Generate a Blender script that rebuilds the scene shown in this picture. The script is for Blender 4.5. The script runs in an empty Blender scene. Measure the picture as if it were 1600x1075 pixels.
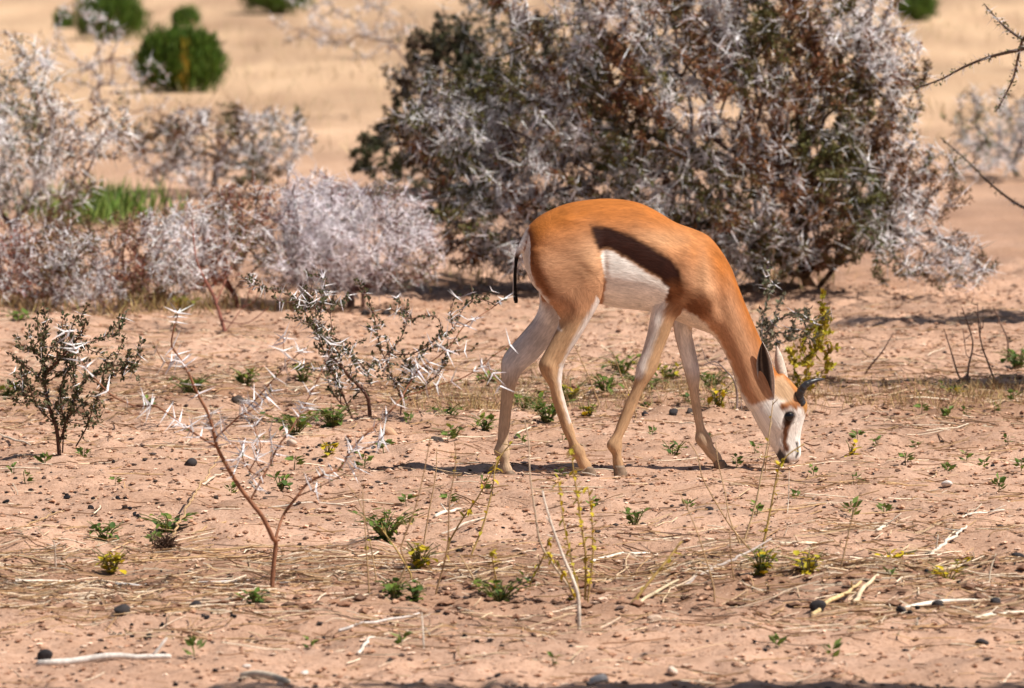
import bpy, math, random
import numpy as np
from mathutils import Vector

# ------------------------------------------------------------------ camera, sky, sun, exposure
SC = bpy.context.scene
COL = SC.collection
CAMH, PITCH, LENS = 2.3, math.radians(4.1), 300.0
FPX = LENS / 36.0 * 1600.0
cam_data = bpy.data.cameras.new("camera")
cam_data.lens = LENS
cam_data.sensor_width = 36.0
cam_data.clip_start = 0.5
cam_data.clip_end = 2000.0
cam_data.dof.use_dof = True
cam_data.dof.focus_distance = 25.9
cam_data.dof.aperture_fstop = 8.2
cam = bpy.data.objects.new("camera", cam_data)
COL.objects.link(cam)
cam.location = (0, 0, CAMH)
cam.rotation_euler = (math.radians(90) - PITCH, 0, 0)
SC.camera = cam

SUN_EL, SUN_A = math.radians(53), math.radians(20)     # from the right, a little from the camera's side
TO_SUN = Vector((math.cos(SUN_EL) * math.cos(SUN_A), -math.cos(SUN_EL) * math.sin(SUN_A), math.sin(SUN_EL)))
world = bpy.data.worlds.new("World")
SC.world = world
world.use_nodes = True
wn = world.node_tree
wn.nodes.clear()
sky = wn.nodes.new("ShaderNodeTexSky")
sky.sky_type = 'NISHITA'
sky.sun_disc = False
sky.sun_elevation = SUN_EL
sky.sun_rotation = math.radians(90) + SUN_A
bg = wn.nodes.new("ShaderNodeBackground")
bg.inputs[1].default_value = 0.052
wo = wn.nodes.new("ShaderNodeOutputWorld")
wn.links.new(sky.outputs[0], bg.inputs[0])
wn.links.new(bg.outputs[0], wo.inputs[0])
sd = bpy.data.lights.new("sun", 'SUN')
sd.energy = 5.0
sd.angle = math.radians(0.53)
sd.color = (1.0, 0.94, 0.86)
sun = bpy.data.objects.new("sun", sd)
COL.objects.link(sun)
sun.rotation_euler = TO_SUN.to_track_quat('Z', 'Y').to_euler()
SC.view_settings.view_transform = 'Standard'
SC.view_settings.look = 'None'
SC.view_settings.exposure = 0.5
SC.view_settings.gamma = 1.0
SC.view_settings.use_curve_mapping = False

# ------------------------------------------------------------------ helpers
rng = np.random.default_rng(7)
random.seed(7)
CP, SP = math.cos(PITCH), math.sin(PITCH)
CAMP = np.array([0, 0, CAMH])


def ray(px, py):
    a, b = (px - 800) / FPX, (537.5 - py) / FPX
    return np.array([a, CP + b * SP, -SP + b * CP])


def at(px, py, Y):
    d = ray(px, py)
    return CAMP + d * (Y / d[1])


def project(w):
    """world points (N,3) -> photo pixels (N,2)"""
    q = np.asarray(w) - CAMP
    dep = q[:, 1] * CP - q[:, 2] * SP
    up = q[:, 1] * SP + q[:, 2] * CP
    return np.stack([800 + FPX * q[:, 0] / dep, 537.5 - FPX * up / dep], 1)


def hash2(ix, iy, seed):
    h = (ix.astype(np.int64) * 374761393 + iy.astype(np.int64) * 668265263 + seed * 974634777) & 0x7fffffff
    h = ((h ^ (h >> 13)) * 1274126177) & 0x7fffffff
    return ((h ^ (h >> 16)) & 0xffff) / 65535.0


def vnoise(x, y, scale, seed=0):
    x = np.asarray(x, float) / scale
    y = np.asarray(y, float) / scale
    ix, iy = np.floor(x), np.floor(y)
    fx, fy = x - ix, y - iy
    fx, fy = fx * fx * (3 - 2 * fx), fy * fy * (3 - 2 * fy)
    a, b = hash2(ix, iy, seed), hash2(ix + 1, iy, seed)
    c, d = hash2(ix, iy + 1, seed), hash2(ix + 1, iy + 1, seed)
    return (a * (1 - fx) + b * fx) * (1 - fy) + (c * (1 - fx) + d * fx) * fy - 0.5


ANI = np.array([0.317, 26.45])


def sstep(a, b, x):
    t = np.clip((x - a) / (b - a), 0, 1)
    return t * t * (3 - 2 * t)


def gz(x, y):
    x = np.asarray(x, float)
    y = np.asarray(y, float)
    far = sstep(36, 60, y)
    z = 0.05 * vnoise(x, y, 2.6, 1) + 0.03 * vnoise(x, y, 0.9, 2) + far * 0.16 * vnoise(x, y, 9, 3)
    near = 1 - sstep(36, 42, y)
    z = z + (0.034 * vnoise(x, y, 0.28, 4) + 0.030 * vnoise(x, y, 0.1, 5) + 0.018 * vnoise(x, y, 0.045, 6)) * near
    # shallow wash behind the animal
    z = z - 0.03 * np.exp(-((y - 30.4 - 0.25 * np.sin(x * 1.7)) / 0.75) ** 2) * (0.5 + 0.5 * sstep(-0.6, 0.8, x))
    # heaped soil and roots where the litter lies
    z = z + 0.035 * np.exp(-((y - 22.75 - 0.2 * np.sin(x * 2.1)) / 0.3) ** 2) * (0.6 + vnoise(x, y, 0.22, 9))
    # even, trodden ground where the animal stands
    f = np.exp(-(((x - ANI[0] - 0.15) / 0.75) ** 4 + ((y - ANI[1] - 0.05) / 0.5) ** 4))
    micro = 0.012 * vnoise(x, y, 0.1, 5) + 0.014 * vnoise(x, y, 0.045, 6)
    return z * (1 - f) + micro * f


def G(px, py):
    """ground point seen at a photo pixel"""
    d = ray(px, py)
    t = -CAMH / d[2]
    for _ in range(6):
        p = CAMP + d * t
        t = (float(gz(p[0], p[1])) * 0.7 - CAMH) / d[2]
    p = CAMP + d * t
    p[2] = float(gz(p[0], p[1]))
    return p


def link_mesh(name, me, mat=None, parent=None, loc=None):
    o = bpy.data.objects.new(name, me)
    COL.objects.link(o)
    if mat is not None and not me.materials:
        me.materials.append(mat)
    if parent is not None:
        o.parent = parent
    if loc is not None:
        o.location = loc
    return o


def tag(o, label=None, cat=None, group=None, kind=None):
    if label: o["label"] = label
    if cat: o["category"] = cat
    if group: o["group"] = group
    if kind: o["kind"] = kind
    return o


def empty(name, loc, rz=0.0):
    o = bpy.data.objects.new(name, None)
    COL.objects.link(o)
    o.location = loc
    o.rotation_euler = (0, 0, rz)
    o.empty_display_size = 0.05
    return o


class MB:
    """collects vertices, faces and vertex colours, builds one mesh"""
    def __init__(self):
        self.v, self.f, self.c, self.n = [], [], [], 0

    def add(self, v, faces, col):
        v = np.asarray(v, float).reshape(-1, 3)
        for f in (faces if isinstance(faces, list) else [faces]):
            self.f.append(np.asarray(f, int) + self.n)
        c = np.asarray(col, float)
        self.c.append(np.broadcast_to(c, (len(v), 3)) if c.ndim == 1 else c)
        self.v.append(v)
        self.n += len(v)

    def mesh(self, name, smooth=False, origin=(0, 0, 0)):
        me = bpy.data.meshes.new(name)
        if not self.v:
            return me
        v = np.concatenate(self.v) - np.asarray(origin, float)
        c = np.concatenate(self.c)
        me.vertices.add(len(v))
        me.vertices.foreach_set("co", v.ravel())
        loops = np.concatenate([f.ravel() for f in self.f])
        tot = np.concatenate([np.full(len(f), f.shape[1]) for f in self.f])
        start = np.concatenate([[0], np.cumsum(tot)[:-1]])
        me.loops.add(len(loops))
        me.loops.foreach_set("vertex_index", loops)
        me.polygons.add(len(tot))
        me.polygons.foreach_set("loop_start", start)
        me.polygons.foreach_set("use_smooth", np.full(len(tot), smooth))
        a = me.color_attributes.new("tint", 'FLOAT_COLOR', 'POINT')
        a.data.foreach_set("color", np.concatenate([c, np.ones((len(c), 1))], 1).ravel())
        me.update(calc_edges=True)
        me.validate()
        return me

    def build(self, name, mat, parent=None, smooth=False, origin=(0, 0, 0), place=True):
        o = link_mesh(name, self.mesh(name, smooth, origin), mat, parent)
        if parent is None and place:
            o.location = origin
        return o


def frames(d):
    d = d / np.maximum(np.linalg.norm(d, axis=1, keepdims=True), 1e-9)
    ref = np.where(np.abs(d[:, 2:3]) < 0.9, np.array([[0, 0, 1.0]]), np.array([[1.0, 0, 0]]))
    a = np.cross(d, ref)
    a /= np.maximum(np.linalg.norm(a, axis=1, keepdims=True), 1e-9)
    return d, a, np.cross(d, a)


def tint(col, n, k, spread=0.15):
    m = 1 + rng.normal(0, spread, (n, 1)) + rng.normal(0, spread * 0.25, (n, 3))
    return np.repeat(np.clip(np.asarray(col)[None] * m, 0.005, 0.9), k, axis=0)


def add_spikes(mb, p, d, L, r, col, spread=0.08):
    """thin three-sided thorns"""
    n = len(p)
    if n == 0: return
    d, a, b = frames(d)
    L = np.broadcast_to(np.asarray(L, float), (n,))[:, None]
    r = np.broadcast_to(np.asarray(r, float), (n,))[:, None]
    vs = [p + r * (math.cos(t) * a + math.sin(t) * b) for t in (0, 2.094, 4.189)] + [p + d * L]
    v = np.stack(vs, 1).reshape(-1, 3)
    base = np.arange(n)[:, None] * 4
    f = np.concatenate([base + np.array([[0, 1, 3]]), base + np.array([[1, 2, 3]]), base + np.array([[2, 0, 3]])])
    mb.add(v, f, tint(col, n, 4, spread))


def add_leaves(mb, p, d, L, W, col, spread=0.2):
    """lance-shaped leaves folded along the midrib"""
    n = len(p)
    if n == 0: return
    d, a, b = frames(d + 1e-6)
    ph = rng.uniform(0, 6.28, (n, 1))
    s = np.cos(ph) * a + np.sin(ph) * b
    up = -np.sin(ph) * a + np.cos(ph) * b
    L = np.broadcast_to(np.asarray(L, float), (n,))[:, None] * rng.uniform(0.7, 1.25, (n, 1))
    W = np.broadcast_to(np.asarray(W, float), (n,))[:, None]
    v = np.stack([p, p + d * L * 0.45 + s * W * 0.5 + up * W * 0.2, p + d * L, p + d * L * 0.45 - s * W * 0.5 + up * W * 0.2], 1).reshape(-1, 3)
    base = np.arange(n)[:, None] * 4
    mb.add(v, np.concatenate([base + np.array([[0, 1, 2]]), base + np.array([[0, 2, 3]])]), tint(col, n, 4, spread))


def add_edges(mb, p, q, rp, rq, col, spread=0.12, sides=4):
    n = len(p)
    if n == 0: return
    d, a, b = frames(q - p)
    ext = np.minimum(rq, 0.02)[:, None]
    q = q + d * ext * 0.7
    vs = []
    for c, r in ((p, rp), (q, rq)):
        for k in range(sides):
            t = 2 * math.pi * k / sides
            vs.append(c + r[:, None] * (math.cos(t) * a + math.sin(t) * b))
    v = np.stack(vs, 1).reshape(-1, 3)
    base = np.arange(n)[:, None] * (2 * sides)
    f = np.concatenate([base + np.array([[k, (k + 1) % sides, sides + (k + 1) % sides, sides + k]]) for k in range(sides)])
    mb.add(v, f, tint(col, n, 2 * sides, spread))


def resample(pts, step):
    pts = np.asarray(pts, float)
    out = []
    n = len(pts)
    for i in range(n - 1):
        p0, p1, p2, p3 = pts[max(i - 1, 0)], pts[i], pts[i + 1], pts[min(i + 2, n - 1)]
        k = max(1, int(np.linalg.norm(p2 - p1) / step))
        for j in range(k):
            t = j / k
            out.append(0.5 * ((2 * p1) + (-p0 + p2) * t + (2 * p0 - 5 * p1 + 4 * p2 - p3) * t * t + (-p0 + 3 * p1 - 3 * p2 + p3) * t ** 3))
    out.append(pts[-1])
    return np.array(out)


def add_tube(mb, pts, radii, col, sides=6, spread=0.08):
    """one continuous tapered tube through pts, closed at both ends"""
    pts = np.asarray(pts, float)
    n = len(pts)
    radii = np.interp(np.linspace(0, 1, n), np.linspace(0, 1, len(radii)), radii)
    d = np.gradient(pts, axis=0)
    d, a, b = frames(d)
    for i in range(1, n):           # carry the frame along
        a[i] = a[i - 1] - d[i] * np.dot(a[i - 1], d[i])
        a[i] /= max(np.linalg.norm(a[i]), 1e-9)
        b[i] = np.cross(d[i], a[i])
    t = np.linspace(0, 2 * math.pi, sides, endpoint=False)
    ring = pts[:, None] + radii[:, None, None] * (np.cos(t)[None, :, None] * a[:, None] + np.sin(t)[None, :, None] * b[:, None])
    v = np.concatenate([ring.reshape(-1, 3), pts[:1] - d[:1] * radii[0], pts[-1:] + d[-1:] * radii[-1]])
    i = np.arange(n - 1)[:, None] * sides
    k = np.arange(sides)[None]
    k2 = (k + 1) % sides
    f = np.stack([i + k, i + k2, i + sides + k2, i + sides + k], -1).reshape(-1, 4)
    kk = np.arange(sides)
    c1 = np.stack([kk * 0 + n * sides, (kk + 1) % sides, kk], 1)
    c2 = np.stack([kk * 0 + n * sides + 1, (n - 1) * sides + kk, (n - 1) * sides + (kk + 1) % sides], 1)
    m = 1 + rng.normal(0, spread, (n, 1)) 
    cc = np.clip(np.repeat(np.asarray(col)[None] * m, sides, axis=0), 0.004, 0.9)
    mb.add(v, [f, np.concatenate([c1, c2])], np.concatenate([cc, cc[:1], cc[-1:]]))


# ------------------------------------------------------------------ materials
def mat_tint(name, rough=0.8, noise=0.25, nscale=60, bump=0.0, bscale=200, trans=0.0, sheen=0.0, spec=0.25, coat=0.0):
    m = bpy.data.materials.new(name)
    m.use_nodes = True
    nt = m.node_tree
    b = nt.nodes["Principled BSDF"]
    at_ = nt.nodes.new("ShaderNodeAttribute")
    at_.attribute_name = "tint"
    co = nt.nodes.new("ShaderNodeTexCoord")
    no = nt.nodes.new("ShaderNodeTexNoise")
    no.inputs["Scale"].default_value = nscale
    no.inputs["Detail"].default_value = 3
    nt.links.new(co.outputs["Object"], no.inputs["Vector"])
    mr = nt.nodes.new("ShaderNodeMapRange")
    mr.inputs[1].default_value, mr.inputs[2].default_value = 0.3, 0.7
    mr.inputs[3].default_value, mr.inputs[4].default_value = 1 - noise, 1 + noise
    nt.links.new(no.outputs[0], mr.inputs[0])
    mx = nt.nodes.new("ShaderNodeVectorMath")
    mx.operation = 'MULTIPLY'
    nt.links.new(at_.outputs["Color"], mx.inputs[0])
    nt.links.new(mr.outputs[0], mx.inputs[1])
    nt.links.new(mx.outputs[0], b.inputs["Base Color"])
    b.inputs["Roughness"].default_value = rough
    b.inputs["Specular IOR Level"].default_value = spec
    if sheen:
        b.inputs["Sheen Weight"].default_value = sheen
        b.inputs["Sheen Roughness"].default_value = 0.4
    if coat:
        b.inputs["Coat Weight"].default_value = coat
        b.inputs["Coat Roughness"].default_value = 0.08
    if bump:
        n2 = nt.nodes.new("ShaderNodeTexNoise")
        n2.inputs["Scale"].default_value = bscale
        n2.inputs["Detail"].default_value = 4
        nt.links.new(co.outputs["Object"], n2.inputs["Vector"])
        bp = nt.nodes.new("ShaderNodeBump")
        bp.inputs["Strength"].default_value = bump
        bp.inputs["Distance"].default_value = 0.004
        nt.links.new(n2.outputs[0], bp.inputs["Height"])
        nt.links.new(bp.outputs[0], b.inputs["Normal"])
    if trans:
        tr = nt.nodes.new("ShaderNodeBsdfTranslucent")
        nt.links.new(mx.outputs[0], tr.inputs[0])
        ms = nt.nodes.new("ShaderNodeMixShader")
        ms.inputs[0].default_value = trans
        nt.links.new(b.outputs[0], ms.inputs[1])
        nt.links.new(tr.outputs[0], ms.inputs[2])
        nt.links.new(ms.outputs[0], nt.nodes["Material Output"].inputs[0])
    return m


M_BARK = mat_tint("bark", 0.85, 0.3, 120, 0.4, 400)
M_THORN = mat_tint("thorn", 0.45, 0.06, 80, spec=0.4)
M_LEAF = mat_tint("leaf", 0.6, 0.2, 60, trans=0.25)
M_STRAW = mat_tint("straw", 0.75, 0.25, 90, 0.3, 500)
M_STONE = mat_tint("stone", 0.8, 0.3, 90, 0.5, 250)
M_DUNG = mat_tint("dung", 0.6, 0.35, 120, 0.4, 260, spec=0.15)


def ground_material():
    m = bpy.data.materials.new("sandy_soil")
    m.use_nodes = True
    nt = m.node_tree
    N, Lk = nt.nodes, nt.links
    b = N["Principled BSDF"]
    b.inputs["Roughness"].default_value = 0.95
    b.inputs["Specular IOR Level"].default_value = 0.15
    co = N.new("ShaderNodeTexCoord")
    a = N.new("ShaderNodeAttribute")
    a.attribute_name = "tint"

    def noise(scale, detail=5, rough=0.6):
        n = N.new("ShaderNodeTexNoise")
        n.inputs["Scale"].default_value = scale
        n.inputs["Detail"].default_value = detail
        n.inputs["Roughness"].default_value = rough
        Lk.new(co.outputs["Object"], n.inputs["Vector"])
        return n

    def rangen(src, lo, hi, a0, a1):
        r = N.new("ShaderNodeMapRange")
        r.inputs[1].default_value, r.inputs[2].default_value = lo, hi
        r.inputs[3].default_value, r.inputs[4].default_value = a0, a1
        Lk.new(src, r.inputs[0])
        return r.outputs[0]

    def mixc(fac, c1, c2, mode='MIX'):
        x = N.new("ShaderNodeMix")
        x.data_type = 'RGBA'
        x.blend_type = mode
        if isinstance(fac, float): x.inputs[0].default_value = fac
        else: Lk.new(fac, x.inputs[0])
        for s, c in ((6, c1), (7, c2)):
            if isinstance(c, tuple): x.inputs[s].default_value = (*c, 1)
            else: Lk.new(c, x.inputs[s])
        return x.outputs[2]
    n1, n2, n3, n4 = noise(2.2), noise(14), noise(70, 6, 0.7), noise(260, 3)
    c = mixc(rangen(n2.outputs[0], 0.35, 0.66, 0, 1), a.outputs["Color"], (0.33, 0.185, 0.115))
    c = mixc(0.55, c, a.outputs["Color"])
    c = mixc(rangen(n3.outputs[0], 0.56, 0.68, 0, 0.55), c, (0.68, 0.47, 0.35))
    c = mixc(rangen(n3.outputs[0], 0.46, 0.35, 0, 0.8), c, (0.22, 0.115, 0.07))
    c = mixc(rangen(n4.outputs[0], 0.6, 0.7, 0, 0.4), c, (0.72, 0.55, 0.44))
    c = mixc(rangen(n1.outputs[0], 0.3, 0.7, 0.0, 0.25), c, (0.52, 0.29, 0.16))
    Lk.new(c, b.inputs["Base Color"])
    prev = None
    for n, dist, st in ((n2, 0.02, 0.6), (n3, 0.008, 0.9), (n4, 0.003, 0.7)):
        bp = N.new("ShaderNodeBump")
        bp.inputs["Strength"].default_value = st
        bp.inputs["Distance"].default_value = dist
        Lk.new(n.outputs[0], bp.inputs["Height"])
        if prev: Lk.new(prev.outputs[0], bp.inputs["Normal"])
        prev = bp
    Lk.new(prev.outputs[0], b.inputs["Normal"])
    return m


# ------------------------------------------------------------------ ground
def growing(a, b, s0, g):
    out, s = [], s0
    x = a
    sign = 1 if b > a else -1
    while (b - x) * sign > 0:
        x = x + sign * s
        s *= g
        out.append(x)
    return out


def build_ground():
    xs = np.array(sorted(growing(-2.7, -400, 0.03, 1.13) + list(np.arange(-2.7, 2.7001, 0.018)) + growing(2.7, 400, 0.03, 1.13)))
    ys = np.array(sorted(growing(19.5, -60, 0.05, 1.2) + list(np.arange(19.5, 37.001, 0.028)) + growing(37, 900, 0.05, 1.07)))
    X, Y = np.meshgrid(xs, ys)
    Z = gz(X, Y)
    v = np.stack([X, Y, Z], -1).reshape(-1, 3)
    nx, ny = len(xs), len(ys)
    i = np.arange(ny - 1)[:, None] * nx + np.arange(nx - 1)[None]
    f = np.stack([i, i + 1, i + nx + 1, i + nx], -1).reshape(-1, 4)
    x, y = v[:, 0], v[:, 1]
    sand = np.array([0.56, 0.355, 0.255])
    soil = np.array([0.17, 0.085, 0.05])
    pale = np.array([0.57, 0.40, 0.25])
    w = 0.85 * np.exp(-((y - 23.1 - 0.5 * vnoise(x, y, 0.7, 21)) / 0.7) ** 2) * np.clip(0.8 + 1.6 * vnoise(x, y, 0.35, 22), 0, 1)
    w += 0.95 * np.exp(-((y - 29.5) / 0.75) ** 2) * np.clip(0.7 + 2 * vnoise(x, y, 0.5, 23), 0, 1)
    w += 0.5 * sstep(33.5, 35, y) * (1 - sstep(40, 46, y)) * np.clip(0.6 + 2 * vnoise(x, y, 0.8, 24), 0, 1)
    w += 0.4 * np.clip(vnoise(x, y, 0.5, 25) * 2, 0, 1)
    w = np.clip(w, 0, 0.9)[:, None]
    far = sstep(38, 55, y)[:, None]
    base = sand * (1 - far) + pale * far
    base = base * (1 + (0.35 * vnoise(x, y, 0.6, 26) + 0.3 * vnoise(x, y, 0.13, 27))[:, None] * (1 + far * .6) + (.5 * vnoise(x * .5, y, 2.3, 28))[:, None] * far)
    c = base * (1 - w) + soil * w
    mb = MB()
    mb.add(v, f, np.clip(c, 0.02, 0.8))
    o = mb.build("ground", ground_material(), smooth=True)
    tag(o, kind="structure")
    return o


GROUND = build_ground()


# ------------------------------------------------------------------ springbok
THETA = math.radians(14)
SROOT = G(960, 740)
SROOT[2] = 0.004
CT, ST = math.cos(THETA), math.sin(THETA)


def S(u, v, ly):
    """point of the animal (local x ahead, y to its left, z up) from the enlarged side view"""
    px, py = 740 + u / 2.193, 280 + v / 2.193
    d = ray(px, py)
    # CAMP + t d = SROOT + lx*(CT,ST,0) + ly*(-ST,CT,0) + (0,0,lz)
    rhs = SROOT + ly * np.array([-ST, CT, 0]) - CAMP
    A = np.stack([d, -np.array([CT, ST, 0]), -np.array([0, 0, 1.0])], 1)
    t, lx, lz = np.linalg.solve(A, rhs)
    return np.array([lx, ly, lz])


def local_uv(l):
    """local points -> enlarged side-view coordinates"""
    w = np.stack([SROOT[0] + l[:, 0] * CT - l[:, 1] * ST, SROOT[1] + l[:, 0] * ST + l[:, 1] * CT, SROOT[2] + l[:, 2]], 1)
    p = project(w)
    return np.stack([(p[:, 0] - 740) * 2.193, (p[:, 1] - 280) * 2.193], 1)


def catmull(arr, sub):
    arr = np.asarray(arr, float)
    n = len(arr)
    out = []
    for i in range(n - 1):
        p0, p1, p2, p3 = arr[max(i - 1, 0)], arr[i], arr[i + 1], arr[min(i + 2, n - 1)]
        for j in range(sub):
            t = j / sub
            out.append(0.5 * ((2 * p1) + (-p0 + p2) * t + (2 * p0 - 5 * p1 + 4 * p2 - p3) * t * t + (-p0 + 3 * p1 - 3 * p2 + p3) * t ** 3))
    out.append(arr[-1])
    return np.array(out)


def loft(mb, st, ly=0.0, sub=4, seg=28, egg=0.0, expo=2.0):
    """st rows: (uA,vA,uB,vB,halfwidth[,ly]); A and B are opposite outline points"""
    rows = []
    for s in st:
        y = s[5] if len(s) > 5 else ly
        A, B = S(s[0], s[1], y), S(s[2], s[3], y)
        rows.append(np.concatenate([A, B, [s[4]]]))
    R = catmull(rows, sub)
    t = np.linspace(0, 2 * math.pi, seg, endpoint=False)
    ct, st_ = np.cos(t), np.sin(t)
    e = 2.0 / expo
    cx = np.sign(ct) * np.abs(ct) ** e
    sy = np.sign(st_) * np.abs(st_) ** e
    rings = []
    for r in R:
        A, B, b = r[:3], r[3:6], r[6]
        c, e1 = (A + B) / 2, (A - B) / 2
        w = b * (1 - egg * ct)
        rings.append(c[None] + cx[:, None] * e1[None] + (sy * w)[:, None] * np.array([[0, 1, 0]]))
    rings = np.array(rings)
    n = len(rings)
    v = np.concatenate([rings.reshape(-1, 3), rings[0].mean(0)[None], rings[-1].mean(0)[None]])
    i = np.arange(n - 1)[:, None] * seg
    k = np.arange(seg)[None]
    k2 = (k + 1) % seg
    f = np.stack([i + k, i + k2, i + seg + k2, i + seg + k], -1).reshape(-1, 4)
    kk = np.arange(seg)
    caps = np.concatenate([np.stack([kk * 0 + n * seg, (kk + 1) % seg, kk], 1),
                           np.stack([kk * 0 + n * seg + 1, (n - 1) * seg + kk, (n - 1) * seg + (kk + 1) % seg], 1)])
    mb.add(v, [f, caps], (1, 1, 1))
    return rings.mean(1)


TORSO = [(178, 205, 170, 260, .025), (186, 168, 186, 320, .06), (212, 137, 214, 375, .085), (255, 110, 262, 410, .105),
         (320, 83, 335, 425, .115), (400, 69, 420, 425, .115), (480, 66, 482, 440, .122), (560, 78, 545, 447, .128),
         (625, 107, 608, 455, .125), (690, 146, 655, 470, .116), (750, 168, 700, 488, .105), (805, 194, 745, 506, .093),
         (848, 245, 785, 520, .080), (882, 302, 815, 532, .068), (905, 362, 834, 550, .058), (930, 425, 852, 578, .050),
         (955, 482, 868, 612, .045), (980, 540, 886, 652, .042), (1008, 602, 904, 702, .041), (1036, 655, 922, 752, .042),
         (1062, 700, 946, 795, .042)]
HEAD = [(985, 705, 1060, 662, .030), (958, 745, 1092, 696, .042), (950, 788, 1124, 735, .048), (964, 824, 1143, 772, .050), (983, 858, 1134, 815, .042),
        (1000, 888, 1123, 858, .034), (1018, 914, 1119, 894, .029), (1034, 938, 1121, 924, .027), (1046, 960, 1120, 948, .025),
        (1056, 975, 1108, 968, .017)]
NH = [(192, 240, 425, 215, .045, -.055), (188, 300, 446, 275, .055, -.062), (212, 365, 452, 335, .056, -.066), (245, 415, 444, 388, .052, -.07), (280, 450, 422, 440, .045, -.072),
      (293, 490, 388, 500, .036, -.074), (270, 543, 352, 560, .029, -.075), (242, 595, 322, 606, .025, -.075),
      (223, 632, 307, 646, .023, -.075), (232, 668, 303, 678, .021, -.075), (259, 712, 302, 710, .0170, -.075), (268, 755, 312, 750, .0155, -.075),
      (288, 812, 326, 803, .0150, -.075), (306, 865, 344, 858, .0155, -.075), (325, 903, 354, 896, .0165, -.075), (327, 938, 379, 923, .020, -.075),
      (350, 962, 386, 949, .0165, -.075), (358, 984, 400, 970, .018, -.075), (368, 998, 408, 992, .017, -.075)]
FH = [(215, 300, 420, 300, .045, .055), (222, 380, 400, 385, .05, .062), (226, 425, 350, 445, .042, .068), (212, 470, 305, 490, .036, .072), (165, 528, 275, 545, .03, .075), (118, 582, 222, 612, .026, .075),
      (96, 620, 172, 655, .024, .075), (94, 665, 152, 690, .021, .075), (95, 720, 140, 728, .018, .075), (91, 780, 131, 785, .0165, .075),
      (85, 845, 124, 850, .016, .075), (81, 897, 118, 899, .0165, .075), (69, 934, 125, 936, .020, .075),
      (89, 966, 122, 968, .0165, .075), (88, 990, 132, 990, .018, .075), (92, 1008, 136, 1008, .017, .075)]
NF = [(690, 270, 800, 330, .035, -.055), (650, 350, 775, 400, .045, -.06), (618, 420, 725, 445, .04, -.062), (606, 470, 690, 482, .034, -.064), (596, 525, 668, 538, .027, -.065), (578, 590, 644, 598, .023, -.065),
      (558, 642, 631, 646, .0225, -.065), (554, 670, 610, 682, .021, -.065), (545, 712, 582, 722, .0165, -.065),
      (518, 770, 556, 784, .0145, -.065), (494, 830, 530, 846, .0145, -.065), (479, 872, 510, 886, .0155, -.065), (455, 911, 509, 916, .0195, -.065),
      (475, 945, 506, 945, .0155, -.065), (476, 968, 513, 968, .0165, -.065), (480, 992, 514, 990, .0165, -.065)]
FF = [(690, 420, 780, 440, .035, .05), (684, 480, 752, 500, .032, .058), (688, 530, 748, 530, .027, .06), (701, 580, 760, 585, .023, .06), (714, 628, 770, 632, .0215, .06),
      (724, 668, 775, 672, .0215, .06), (738, 720, 772, 726, .017, .06), (750, 795, 782, 795, .0145, .06), (762, 855, 792, 850, .0148, .06),
      (759, 896, 813, 882, .0195, .06), (784, 928, 824, 916, .0165, .06), (800, 950, 845, 938, .0165, .06), (815, 964, 852, 956, .017, .06), (822, 975, 855, 970, .016, .06)]
TAIL = [(186, 160, 198, 215, .02), (170, 190, 190, 240, .018), (152, 228, 172, 246, .013), (140, 262, 157, 264, .0085), (136, 300, 150, 300, .0075), (134, 345, 148, 345, .007),
        (133, 385, 149, 385, .0075), (135, 410, 152, 408, .009), (140, 428, 153, 424, .006)]


def smooth_np(v, edges, it, lam):
    n = len(v)
    deg = np.bincount(edges.ravel(), minlength=n)[:, None]
    for _ in range(it):
        s = np.zeros_like(v)
        for k in range(3):
            s[:, k] = np.bincount(edges[:, 0], v[edges[:, 1], k], n) + np.bincount(edges[:, 1], v[edges[:, 0], k], n)
        v = v + lam[:, None] * (s / np.maximum(deg, 1) - v)
    return v


def poly_mask(uv, poly, soft):
    """soft inside mask of a polygon drawn on the side view"""
    poly = np.asarray(poly, float)
    d = np.full(len(uv), 1e9)
    ins = np.zeros(len(uv), bool)
    for i in range(len(poly)):
        a, b = poly[i], poly[(i + 1) % len(poly)]
        ab = b - a
        t = np.clip(((uv - a) @ ab) / (ab @ ab), 0, 1)
        d = np.minimum(d, np.linalg.norm(uv - a - t[:, None] * ab, axis=1))
        c = ((a[1] > uv[:, 1]) != (b[1] > uv[:, 1]))
        with np.errstate(divide='ignore', invalid='ignore'):
            xc = (b[0] - a[0]) * (uv[:, 1] - a[1]) / (b[1] - a[1]) + a[0]
        ins ^= c & (uv[:, 0] < xc)
    s = np.where(ins, d, -d)
    return sstep(-soft, soft, s)


def line_mask(uv, pts, w, soft):
    pts = np.asarray(pts, float)
    d = np.full(len(uv), 1e9)
    for a, b in zip(pts[:-1], pts[1:]):
        ab = b - a
        t = np.clip(((uv - a) @ ab) / (ab @ ab), 0, 1)
        d = np.minimum(d, np.linalg.norm(uv - a - t[:, None] * ab, axis=1))
    return 1 - sstep(w - soft, w + soft, d)


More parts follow.
